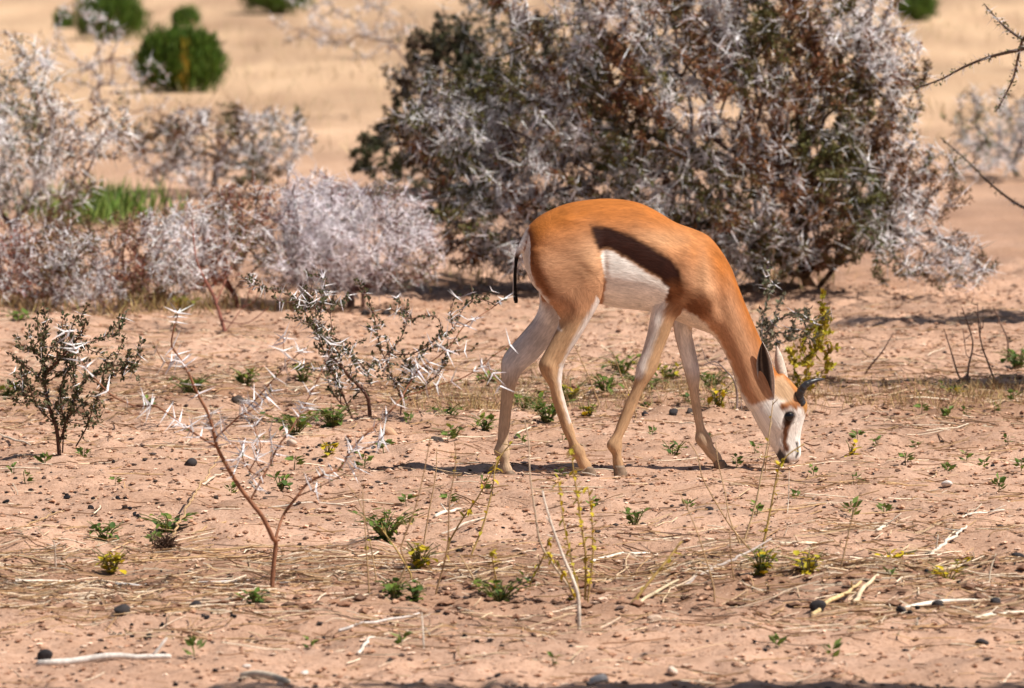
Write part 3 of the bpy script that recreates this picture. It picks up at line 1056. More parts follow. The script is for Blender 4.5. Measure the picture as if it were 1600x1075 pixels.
def twigged_shrub(name, label, cat, paths, base, Y, dj, r0, bark, thorn_spec, leaf_spec, side=0.0, group=None, side_len=.12):
    origin = G(*base)
    root = empty(name, origin)
    tag(root, label, cat, group)
    curves = traced(paths, Y, dj, origin)
    curves[0][0][2] = min(curves[0][0][2], origin[2] - .01)
    twigs = []
    if side:
        for c in curves:
            L = np.linalg.norm(np.diff(c, axis=0), axis=1).sum()
            for _ in range(rng.poisson(L * side)):
                i = rng.integers(len(c) // 4, len(c))
                d = c[min(i + 1, len(c) - 1)] - c[max(i - 1, 0)]
                d = d / np.linalg.norm(d)
                e = d * .6 + rng.normal(0, .7, 3)
                e /= np.linalg.norm(e)
                l = side_len * rng.uniform(.4, 1.3)
                mid = c[i] + e * l * .5 + rng.normal(0, .012, 3)
                twigs.append(resample([c[i], mid, c[i] + e * l + np.array([0, 0, .02])], .012))
    for k, c in enumerate(curves):
        mb = MB()
        L = len(c) * .012
        ra = r0 if k == 0 else min(r0 * .75, .0018 + .0030 * L)
        add_tube(mb, c, [ra, ra * .68, max(.0014, ra * .3)], bark, 6)
        mb.build("branch", M_BARK, root, True, origin)
    if twigs:
        mb = MB()
        for t in twigs: add_tube(mb, t, [.0020, .0012], bark, 4)
        tag(mb.build("twigs", M_BARK, root, False, origin), kind="stuff")
    allc = curves + twigs
    P = np.concatenate([c[1:] for c in allc]); D = np.concatenate([np.diff(c, axis=0) for c in allc])
    D /= np.linalg.norm(D, axis=1, keepdims=True)
    if thorn_spec:
        n, lo, hi, r, lim, lowz = thorn_spec
        ok = np.nonzero(P[:, 2] > origin[2] + lowz)[0]
        pick = rng.choice(ok, n // 2)
        mesh = None
        m_ = MB(); add_spikes(m_, np.zeros((1, 3)), np.array([[0, 0, 1.0]]), 1.0, r, C_THORN, 0.0)
        mesh = m_.mesh("thorn"); mesh.materials.append(M_THORN)
        extra = MB()
        cnt = 0
        for i in pick:
            _, a, b = frames(D[i:i + 1])
            ph = rng.uniform(0, 6.28)
            o1 = math.cos(ph) * a[0] + math.sin(ph) * b[0]
            for s in (1, -1):
                w = o1 * s * rng.uniform(.7, 1.1) + D[i] * rng.uniform(-.2, .7) + rng.normal(0, .15, 3)
                w /= np.linalg.norm(w)
                L = rng.uniform(lo, hi)
                if cnt < lim:
                    o = link_mesh("thorn", mesh, None, root)
                    o.location = P[i] - origin
                    o.rotation_mode = 'QUATERNION'
                    o.rotation_quaternion = Vector(w).to_track_quat('Z', 'X')
                    o.scale = (1, 1, L)
                    cnt += 1
                else:
                    add_spikes(extra, P[i:i + 1], w[None], L, r, C_THORN)
        if extra.n:
            tag(extra.build("small_thorns", M_THORN, root, False, origin), kind="stuff")
    if leaf_spec:
        n, l, w, col, lowz = leaf_spec
        ok = np.nonzero(P[:, 2] > origin[2] + lowz)[0]
        pick = rng.choice(ok, n)
        mb = MB()
        add_leaves(mb, P[pick] + rng.normal(0, .004, (n, 3)), D[pick] + rng.normal(0, .9, (n, 3)), l, w, col, .3)
        tag(mb.build("leaves", M_LEAF, root, False, origin), kind="stuff")
    return root, curves, origin


A_PATHS = [
    [(425, 918), (428, 880), (431, 847), (427, 842), (411, 809), (391, 783), (371, 756), (350, 720), (339, 697), (335, 681), (326, 648), (309, 616), (293, 580), (277, 554), (268, 538), (272, 512), (278, 489)],
    [(339, 698), (313, 683), (287, 665), (260, 645), (241, 634), (215, 635), (192, 627), (173, 616), (150, 593), (130, 569), (111, 534), (98, 512), (99, 498)],
    [(337, 684), (358, 665), (381, 643), (407, 616), (430, 590), (456, 562), (477, 543)],
    [(430, 846), (434, 829), (444, 803), (464, 776), (480, 756), (507, 741), (530, 733), (538, 720), (558, 692), (574, 676), (598, 655), (614, 638), (629, 621), (658, 611), (690, 600), (719, 592), (747, 576), (768, 558), (800, 536)],
    [(627, 622), (642, 595), (658, 574), (684, 558), (708, 534), (726, 508), (747, 495), (766, 483), (786, 468)],
    [(391, 783), (400, 765), (415, 738), (435, 697), (453, 674), (470, 645), (485, 616), (498, 590), (509, 563), (517, 538)],
    [(550, 703), (570, 700), (590, 690), (603, 676)],
    [(415, 740), (398, 715), (402, 690), (398, 665)],
    [(420, 730), (425, 700), (420, 670)],
    [(411, 745), (390, 735), (378, 710), (380, 690)],
    [(464, 776), (500, 760), (535, 742), (560, 728)],
]
twigged_shrub("forked_thorn_shrub", "slender forked thorn shrub with red-brown stems and long white thorns", "shrub", A_PATHS, (425, 913), 23.05, .22, .0075,
              (.26, .115, .062), (440, .030, .064, .0031, 300, .27), (110, .013, .007, (.14, .15, .05), .2), side=2.2, side_len=.09)

o4 = lambda L: [(380 + x / 3.81, 440 + y / 3.81) for x, y in L]
B_PATHS = [o4(l) for l in (
    [(755, 850), (750, 740), (730, 670), (640, 570), (560, 480), (500, 430)],
    [(660, 840), (600, 690), (540, 560), (505, 480), (480, 410), (440, 320), (390, 220), (330, 140), (250, 70), (130, 40)],
    [(440, 310), (460, 200), (480, 60), (490, -20)], [(505, 420), (525, 280), (520, 180), (550, 110)],
    [(760, 620), (730, 530), (640, 430), (550, 370)],
    [(930, 850), (940, 700), (900, 600), (870, 540), (850, 470), (810, 380), (795, 280), (770, 180), (730, 70), (690, 0)],
    [(850, 440), (930, 350), (970, 250), (975, 120)], [(860, 430), (1000, 430), (1100, 380), (1170, 320), (1160, 220), (1060, 200)],
    [(1170, 320), (1250, 280), (1290, 200), (1330, 130), (1390, 90)], [(935, 700), (1010, 640), (1080, 620), (1180, 520), (1210, 420), (1220, 340)],
    [(945, 680), (1000, 580), (1030, 480), (1080, 420), (1150, 380)], [(650, 800), (560, 700), (510, 600), (500, 520)])]
twigged_shrub("bushy_thorn_shrub", "brown many-stemmed thorn shrub with tiny leaves behind the forked thorn shrub", "shrub", B_PATHS, (580, 662), 28.3, .3, .0085,
              (.14, .07, .05), (560, .022, .05, .0026, 260, .08), (2200, .015, .009, (.085, .085, .038), .06), side=20, side_len=.11)

o3 = lambda L: [(x / 3.071, 440 + y / 3.071) for x, y in L]
C_PATHS = [o3(l) for l in (
    [(285, 830), (270, 700), (235, 600), (215, 480), (230, 430), (290, 370), (340, 310), (390, 250), (410, 190)],
    [(300, 820), (310, 700), (350, 600), (360, 500), (345, 340)], [(290, 770), (320, 650), (380, 520), (440, 450), (520, 430), (630, 420)],
    [(270, 690), (200, 620), (160, 560), (130, 490), (90, 460)], [(235, 600), (200, 470), (140, 420), (80, 370), (40, 340)],
    [(215, 480), (200, 330), (215, 250)], [(440, 450), (500, 410), (560, 400), (620, 370)], [(340, 310), (430, 290), (500, 265), (560, 260)],
    [(310, 690), (290, 560), (300, 480), (330, 420)], [(365, 790), (420, 690), (450, 590), (480, 530), (500, 500)], [(230, 430), (180, 340), (80, 310)])]
twigged_shrub("small_leafy_shrub", "knee-high leafy shrub with fine dark twigs, growing alone on bare sand", "shrub", C_PATHS, (95, 704), 26.9, .2, .0075,
              (.13, .065, .045), (160, .018, .04, .0022, 160, .15), (2900, .015, .009, (.09, .09, .042), .06), side=20, side_len=.09)

D_PATHS = [[(352, 520), (343, 490), (335, 465), (322, 440), (308, 410), (302, 370), (300, 330)], [(338, 472), (352, 440), (366, 405), (382, 360), (388, 330)],
           [(366, 405), (355, 370), (360, 340)], [(322, 440), (300, 425), (285, 400)], [(352, 518), (372, 490), (385, 470), (392, 440)], [(345, 500), (385, 505), (420, 480)]]
twigged_shrub("red_twigged_shrub", "thin red-twigged bare shrub in front of the pale lilac thornbush", "shrub", D_PATHS, (352, 522), 32.6, .25, .008,
              (.23, .085, .06), (260, .025, .055, .0026, 120, .2), (160, .012, .007, (.12, .1, .05), .1), side=7, side_len=.16)

E_PATHS = [[(1150, 652), (1152, 620), (1147, 595), (1135, 580), (1118, 565), (1100, 570)], [(1148, 598), (1158, 578), (1162, 565)], [(1160, 650), (1158, 620), (1164, 590)]]
twigged_shrub("bare_grey_sapling", "little bare grey sapling standing between the springbok's front legs and neck", "shrub", E_PATHS, (1151, 652), 28.6, .1, .005,
              (.20, .14, .12), None, None, side=5, side_len=.06)
F_PATHS = [[(1185, 640), (1188, 590), (1192, 550), (1197, 522), (1212, 503), (1235, 492), (1262, 497)], [(1197, 522), (1222, 520), (1248, 517), (1272, 505)], [(1192, 545), (1215, 537), (1240, 530)],
           [(1190, 560), (1192, 500), (1200, 465), (1207, 442)], [(1235, 492), (1250, 485), (1265, 488)]]
twigged_shrub("grey_leaved_shrub", "small grey-leaved thorny shrub just behind the springbok's neck and ears", "shrub", F_PATHS, (1186, 640), 28.9, .15, .006,
              (.16, .11, .085), (70, .025, .045, .0022, 70, .2), (560, .020, .011, (.16, .155, .10), .22), side=16, side_len=.07)
H_PATHS = [[(1256, 612), (1262, 575), (1272, 550), (1282, 520), (1286, 490), (1285, 462)], [(1250, 612), (1240, 570), (1232, 545)], [(1262, 575), (1255, 545), (1262, 520)], [(1270, 555), (1290, 530), (1296, 505)], [(1258, 610), (1280, 590), (1292, 570)]]
twigged_shrub("yellow_green_herb", "upright yellow-green herb with bare stalk tops behind the springbok's horn", "herb", H_PATHS, (1256, 614), 29.6, .12, .004,
              (.30, .22, .09), None, (420, .026, .016, (.36, .29, .022), .0), side=9, side_len=.06)
K = [[(1512, 600), (1513, 575), (1520, 540), (1515, 515), (1503, 480)], [(1556, 600), (1545, 570), (1532, 530), (1527, 473)], [(1575, 560), (1574, 530), (1563, 505), (1551, 478)], [(1525, 604), (1500, 590), (1488, 555), (1475, 514)],
     [(1348, 590), (1360, 572), (1378, 550), (1396, 520)]]
for i, (p, lb) in enumerate(zip(K, ["crooked bare twig with a kink standing upright in the shaded wash", "straight thin bare twig standing upright in the shaded wash", "short hooked bare twig rising from the bank of the wash",
                                    "leaning forked bare twig in front of the shaded wash", "single slanting dry twig at the end of the shaded wash"])):
    twigged_shrub("upright_twig", lb, "twig", [p], p[0], Yg(p[0][1]), .1, .0045, (.16, .10, .075), None, None, side=6 if i != 4 else 2, side_len=.07)

# ------------------------------------------------------------------ thorn trees standing outside the frame on the right
def side_tree(name, label, base, crown, extra=None, maxr=.06, nn=None):
    tg = []
    for cx, cy, cz, rx, ry, rz, n in crown:
        q = rng.normal(0, 1, (n, 3)); q /= np.linalg.norm(q, axis=1, keepdims=True)
        q *= rng.uniform(0, 1, (n, 1)) ** .4
        tg.append(np.array([cx, cy, cz]) + q * np.array([rx, ry, rz]))
    tg = np.concatenate(tg)
    b = np.array([base[0], base[1], float(gz(base[0], base[1])) - .05])
    trunk = resample([b, b + [.05, .02, .5], b + [-.1, .05, 1.0]], .1)
    arr, par = grow(list(trunk), tg, .09)
    for i in range(1, len(trunk)): par[i] = i - 1
    rad = pipe_radii(par, .002, maxr=maxr)
    root = empty(name, b); tag(root, label, "tree")
    mb = MB(); i = np.nonzero(par >= 0)[0]
    add_edges(mb, arr[par[i]], arr[i], np.minimum(rad[par[i]], rad[i] * 1.6), rad[i], (.10, .065, .05), .15, 5)
    mb.build("trunk", M_BARK, root, False, b)
    mb = MB()
    p, d = on_edges(arr, par, rad, .008, 260)
    add_leaves(mb, p + rng.normal(0, .02, p.shape), rng.normal(0, 1, p.shape), .036, .02, (.10, .11, .045), .25)
    tag(mb.build("crown", M_LEAF, root, False, b), kind="stuff")
    if extra:
        for pts, Y in extra:
            P = resample([at(x, y, Y + .12 * k) for k, (x, y) in enumerate(pts)], .012)
            j = np.argmin(np.linalg.norm(arr - P[0], axis=1))
            P = np.concatenate([resample([arr[j], (arr[j] + P[0]) / 2 + [0, 0, .05], P[0]], .03)[:-1], P])
            mb = MB(); add_tube(mb, P, [.009, .006, .0022], (.12, .08, .06), 6)
            mb.build("branch", M_BARK, root, True, b)
            D = np.diff(P, axis=0); D /= np.linalg.norm(D, axis=1, keepdims=True)
            pick = rng.integers(len(P) // 4, len(P) - 1, 60)
            mb = MB(); _, a_, b_ = frames(D[pick]); ph = rng.uniform(0, 6.28, (60, 1))
            o_ = np.cos(ph) * a_ + np.sin(ph) * b_; o_[:, 2] -= .5
            add_spikes(mb, P[pick], o_ + D[pick] * .4, rng.uniform(.02, .05, 60), .0014, C_THORN)
            tag(mb.build("thorns", M_THORN, root, False, b), kind="stuff")
            mb = MB(); pick = rng.integers(len(P) // 4, len(P) - 1, 110)
            add_leaves(mb, P[pick] + rng.normal(0, .006, (110, 3)), rng.normal(0, 1, (110, 3)), .014, .007, (.12, .12, .05), .3)
            tag(mb.build("leaves", M_LEAF, root, False, b), kind="stuff")
    return root


side_tree("thorn_tree", "thorn tree reaching a long spiny branch over the open sand", (3.6, 31.4),
          [(3.6, 29.85, 1.85, 1.2, .45, .25, 1100), (3.6, 32.75, 1.75, 1.2, .48, .3, 1000), (4.3, 31.4, 2.1, .8, .9, .4, 150)],
          [([(1640, 66), (1600, 76), (1550, 88), (1510, 103), (1470, 124), (1424, 140)], 29.6), ([(1625, 30), (1600, 60), (1592, 85), (1584, 120), (1570, 150), (1556, 174)], 29.8),
           ([(1640, 75), (1600, 62), (1578, 48), (1560, 32), (1538, 6)], 29.9), ([(1640, 335), (1595, 322), (1545, 285), (1510, 250), (1470, 215)], 33.0)])
side_tree("shade_tree", "leafy thorn tree casting the shadow along the nearest sand", (3.5, 19.3),
          [(3.0, 19.85, 2.3, 1.0, .32, .35, 420), (1.9, 19.85, 2.3, .8, .28, .3, 260), (.9, 19.8, 2.35, .7, .22, .25, 90), (.0, 19.8, 2.4, .6, .22, .25, 60)])


# ------------------------------------------------------------------ round green shrubs far behind
def round_shrub(px, py_base, rpx, hpx, label, n=5200, dead=0.05):
    b = G(px, py_base)
    k = b[1] / FPX
    R, H = rpx * k, hpx * k
    q = rng.normal(0, 1, (n, 3)); q[:, 2] = np.where(q[:, 2] < -.45, -q[:, 2], q[:, 2])
    q /= np.linalg.norm(q, axis=1, keepdims=True)
    lump = 1 + .07 * np.sin(q[:, 0] * 7 + 1) * np.cos(q[:, 1] * 6) + .08 * np.sin(q[:, 2] * 11)
    ctr = b + np.array([0, 0, H * .42])
    tips = q * np.array([R, R, H * .58]) * lump[:, None] * rng.uniform(.55, 1.05, (n, 1)) + ctr
    tips[:, 2] = np.maximum(tips[:, 2], b[2] + .02)
    root = empty("round_green_shrub", b)
    tag(root, label, "shrub", "round green shrubs on the far plain")
    mb = MB()
    st = b + (tips - b) * .12
    sel = rng.choice(n, 60, replace=False)
    add_edges(mb, np.repeat(b[None] - [0, 0, .02], 60, 0), tips[sel], np.full(60, .006), np.full(60, .002), (.12, .08, .05))
    mb.build("stems", M_BARK, root, False, b)
    mb = MB()
    d = (tips - b) * .5 + rng.normal(0, .09, (n, 3)) + np.array([0, 0, .16])
    cols = np.array([.085, .145, .018])
    tips[:, 2] += rng.normal(0, .02, n)
    isd = (tips[:, 2] < ctr[2] + H * .42) & (np.exp(-((q[:, 0] - .15) / .10) ** 2) * (q[:, 1] < -.2) * rng.uniform(0, 1, n) > .35) if dead else np.zeros(n, bool)
    add_leaves(mb, tips[~isd] - d[~isd] * .25, d[~isd], .075, .011, cols, .28)
    add_leaves(mb, tips[isd] - d[isd] * .25, d[isd], .085, .016, (.36, .25, .03), .2)
    tag(mb.build("foliage", M_LEAF, root, False, b), kind="stuff")


round_shrub(281, 148, 70, 108, "round green shrub with a yellow streak, alone on the pale plain", 12000)
round_shrub(172, 62, 62, 85, "round dark green shrub behind the sparse thorny twigs", 3600, 0)
round_shrub(290, 38, 24, 28, "tiny green shrub just beyond the round shrub with the yellow streak", 900, 0)
round_shrub(432, 18, 58, 70, "wide green shrub far out on the pale plain", 3600, 0)
round_shrub(1432, 30, 34, 52, "small bright green shrub beyond the big whitethorn bush", 1800, 0)
round_shrub(98, 40, 16, 24, "smallest green tuft beside the round dark green shrub", 700, 0)


# ------------------------------------------------------------------ herbs, seedlings, stalks
def leaf_mesh(col, name="leaf"):
    v = np.array([[0, 0, 0], [.28, .28, .05], [.3, 0, -.02], [.28, -.28, .05], [.7, .22, .03], [.68, 0, -.05], [.7, -.22, .03], [1, 0, -.12]])
    f3 = np.array([[0, 2, 1], [0, 3, 2], [4, 5, 7], [5, 6, 7]])
    f4 = np.array([[1, 2, 5, 4], [2, 3, 6, 5]])
    mb = MB()
    mb.add(v, [f3, f4], np.array(col)[None] * (1 + rng.normal(0, .08, (8, 1))))
    me = mb.mesh(name, True)
    me.materials.append(M_LEAF)
    return me


GREENS = [leaf_mesh(c) for c in ((.11, .17, .028), (.14, .20, .03), (.075, .13, .03), (.20, .22, .03))]
YELLOWS = [leaf_mesh(c) for c in ((.58, .43, .02), (.46, .38, .03))]


def put_leaf(me, parent, loc, d, L, W, roll=None):
    o = link_mesh("leaf", me, None, parent)
    o.location = loc
    o.rotation_mode = 'QUATERNION'
    q = Vector(d).to_track_quat('X', 'Z')
    o.rotation_quaternion = q
    o.scale = (L, W, L)
    return o


def herb(px, py, wpx, hpx, pal, label, n, name="green_herb", cat="herb", group=None, llen=.03):
    b = G(px, py)
    k = b[1] / FPX
    R, H = wpx * k / 2, hpx * k
    mb = MB()
    leaves = []
    ns = max(2, n // 4)
    for i in range(ns):
        a = i * 6.283 / ns + rng.uniform(-.4, .4)
        tip = b + np.array([math.cos(a) * R * rng.uniform(.3, .95), math.sin(a) * R * rng.uniform(.3, .95), H * rng.uniform(.5, 1)])
        c = resample([b - [0, 0, .01], b + (tip - b) * .5 + [0, 0, H * .2], tip], .02)
        add_tube(mb, c, [.0022, .0012], (.15, .14, .05), 4)
        for j in range(max(1, n // ns)):
            s = rng.uniform(.15, 1)
            q = c[int(s * (len(c) - 1))]
            an = rng.uniform(0, 6.28)
            leaves.append((q - b, (math.cos(an), math.sin(an), rng.normal(.2, .5)), llen * rng.uniform(.6, 1.25)))
    o = mb.build(name, M_STRAW, None, False, b)
    tag(o, label, cat, group)
    for q, d, L in leaves:
        put_leaf(pal[rng.integers(len(pal))], o, q + rng.normal(0, .006, 3), d, L, L * rng.uniform(.9, 1.35))
    return o


HERBS = [(820, 640, 60, 30, GREENS[:3], "dark green herb between the springbok's hind legs", 20), (890, 628, 70, 36, GREENS[1:] + YELLOWS, "weedy green and yellow herb in the wash under the belly", 24),
         (945, 615, 60, 34, GREENS[:2], "dark leafy herb in the wash beside the near foreleg", 20), (1010, 612, 60, 30, GREENS[:3], "dark green herb in the wash between the front legs", 20),
         (1080, 632, 40, 22, GREENS[2:], "small green herb at the springbok's far knee", 10), (700, 655, 50, 24, GREENS[:3], "dark herb in the wash behind the far hind leg", 14),
         (1490, 618, 44, 22, GREENS[1:] + YELLOWS, "yellow-green herb under the leaning forked twig", 12), (30, 508, 60, 16, GREENS[:3], "flat dark green herb beside the russet thornbush", 16),
         (300, 618, 70, 34, GREENS[:3], "dark green low herb with yellow stalks near the left branch tips of the forked shrub", 26), (383, 602, 48, 30, GREENS[1:], "bright green herb beside a large dark stone", 18),
         (15, 618, 32, 22, GREENS[1:], "small bright green herb left of the knee-high leafy shrub", 12), (475, 598, 46, 38, GREENS[1:], "light green herb among the stems of the many-stemmed shrub", 16),
         (462, 682, 80, 34, GREENS[1:], "spreading green herb beside the white thorn cluster of the forked shrub", 30), (520, 672, 80, 34, GREENS[:3], "dense dark green herb at the foot of the many-stemmed shrub", 34),
         (602, 842, 92, 44, GREENS, "largest green rosette herb on the sand with yellowing leaves", 44), (655, 888, 50, 44, YELLOWS + GREENS[3:], "yellowing herb below the large green rosette", 24),
         (708, 684, 44, 20, GREENS, "flat green herb near the springbok's hind hooves, with pebbles beside it", 12), (758, 676, 44, 26, GREENS, "green herb touching the springbok's far hind leg", 14),
         (972, 585, 72, 36, YELLOWS[1:] + GREENS[1:], "yellow-green herb framed between the springbok's legs", 30), (1045, 586, 52, 30, YELLOWS[1:] + GREENS[1:], "yellow-green herb beside the springbok's far foreleg", 20),
         (1112, 612, 60, 26, GREENS[:3], "dark green herb behind the springbok's far foreleg", 20), (1122, 652, 36, 42, YELLOWS + GREENS[3:], "yellow-tipped herb beside the little grey sapling", 16),
         (855, 662, 76, 40, GREENS[:3], "dark green herb behind the springbok's near hind leg", 28), (920, 655, 34, 30, GREENS[3:] + YELLOWS, "thin yellowish herb in the wash under the belly", 10),
         (1052, 710, 34, 32, GREENS[:3], "upright green seedling in front of the springbok's far foreleg", 12), (992, 822, 40, 32, GREENS[:3], "two-stemmed green seedling on bare sand under the springbok", 12),
         (1590, 575, 60, 36, GREENS[:3], "thick dark green herb on the bank of the shaded wash", 30), (765, 600, 42, 26, GREENS[:2], "green herb behind the springbok's far hock", 14),
         (165, 842, 52, 32, GREENS[:3], "green herb standing over a yellow-leaved one", 16), (175, 902, 58, 40, YELLOWS, "yellow-leaved herb under a green one", 22),
         (265, 822, 80, 36, GREENS, "ragged green herb beside an uprooted root clump", 22), (397, 945, 38, 26, GREENS[:3], "green herb beside the foot of the forked shrub", 14),
         (615, 935, 40, 34, GREENS[:3], "green herb at the foot of the dry stalks", 16), (780, 938, 96, 36, GREENS[1:], "light green spreading herb beside the white-stemmed stalks", 28),
         (648, 934, 40, 30, GREENS[:3], "short leafy herb among the dry stalks", 12), (440, 760, 36, 34, GREENS[:3], "slender green herb under the white thorn cluster", 10),
         (512, 714, 26, 24, YELLOWS, "yellow herb beside a heap of dark droppings", 8), (1190, 905, 60, 44, GREENS[1:] + YELLOWS, "mixed green and yellow herb at the foot of the stalks by the muzzle", 22),
         (1262, 918, 56, 34, YELLOWS, "brown-yellow herb over dark droppings", 18), (1330, 716, 22, 22, YELLOWS[:1], "tiny herb with one yellow flower head", 6),
         (1392, 880, 60, 24, YELLOWS[:1], "low yellow-flowered herb lying on straw", 12), (1480, 905, 70, 26, YELLOWS[:1], "sprawling yellow-flowered herb among straw and droppings", 14),
         (285, 488, 44, 30, YELLOWS[1:] + GREENS[3:], "yellow-green herb in front of the russet thornbush", 20), (1500, 892, 20, 20, YELLOWS, "tiny yellow herb near the sprawling yellow-flowered one", 5)]
for px, py, w, h, pal, lb, n in HERBS:
    herb(px, py, w * 1.65, h * 1.05, pal, lb, int(n * 2.9), llen=.029)
# bright grass between the bushes
gb = G(150, 345)
mb = MB()
n = 480
p = gb + np.stack([rng.normal(0, .16, n), rng.normal(0, .2, n), np.zeros(n)], 1)
p[:, 2] = gz(p[:, 0], p[:, 1])
add_leaves(mb, p, np.stack([rng.normal(0, .25, n), rng.normal(0, .25, n), np.ones(n)], 1), .2, .011, (.15, .22, .045), .4)
tag(mb.build("green_grass", M_LEAF, None, False, gb), "bright green grass growing behind the russet thornbush", "grass", kind="stuff")

SEED_PX = [(1370, 700), (1415, 726), (1510, 722), (1537, 720), (1482, 654), (1555, 640), (1075, 800), (1182, 808), (1245, 782), (1382, 806), (1180, 702), (1340, 690), (1430, 700), (1595, 735),
           (70, 735), (40, 760), (240, 850), (485, 1008), (305, 1018), (628, 1006), (755, 780), (635, 790), (925, 795), (1330, 812), (1480, 735), (1575, 700), (700, 705), (230, 640), (1020, 680),
           (130, 720), (20, 745), (460, 735), (570, 730), (1300, 1030), (1212, 1012), (865, 1040), (600, 710), (875, 745), (1560, 770), (1100, 700), (1510, 645), (1440, 640), (1270, 745), (360, 770),
           (1010, 640), (880, 690), (180, 760), (1585, 640), (640, 660), (815, 700), (1335, 760), (700, 790), (1150, 735), (1390, 905)]
SM = []
for j in range(5):
    mb = MB()
    c = resample([(0, 0, -.01), (.003, .002, .015), (.006, .0, .034)], .012)
    add_tube(mb, c, [.0018, .001], (.14, .13, .05), 4)
    nl = 7 + j
    a = rng.uniform(0, 6.28, nl)
    h = rng.uniform(.006, .036, nl)
    add_leaves(mb, np.stack([.003 * np.cos(a), .003 * np.sin(a), h], 1), np.stack([np.cos(a), np.sin(a), rng.uniform(0, .8, nl)], 1), .026, .013, (.125, .175, .035), .25)
    me = mb.mesh("seedling"); me.materials.append(M_LEAF); SM.append(me)
for i, (x, y) in enumerate(SEED_PX):
    b = G(x, y)
    o = link_mesh("seedling", SM[i % 5], None, None, b)
    o.rotation_euler = (0, 0, rng.uniform(0, 6.28))
    s = rng.uniform(.7, 1.3); o.scale = (s, s, s)
    lb = "tiny green seedling on the smooth sand past the springbok's muzzle" if x > 1290 and y < 760 else "tiny green seedling in the straw in front of the springbok" if y >= 765 and y < 930 else "tiny green seedling on the nearest sand" if y >= 930 else "tiny green seedling around the springbok's hooves" if x > 560 else "tiny green seedling near the knee-high leafy shrub"
    tag(o, lb, "seedling", "green seedlings scattered on the sand")

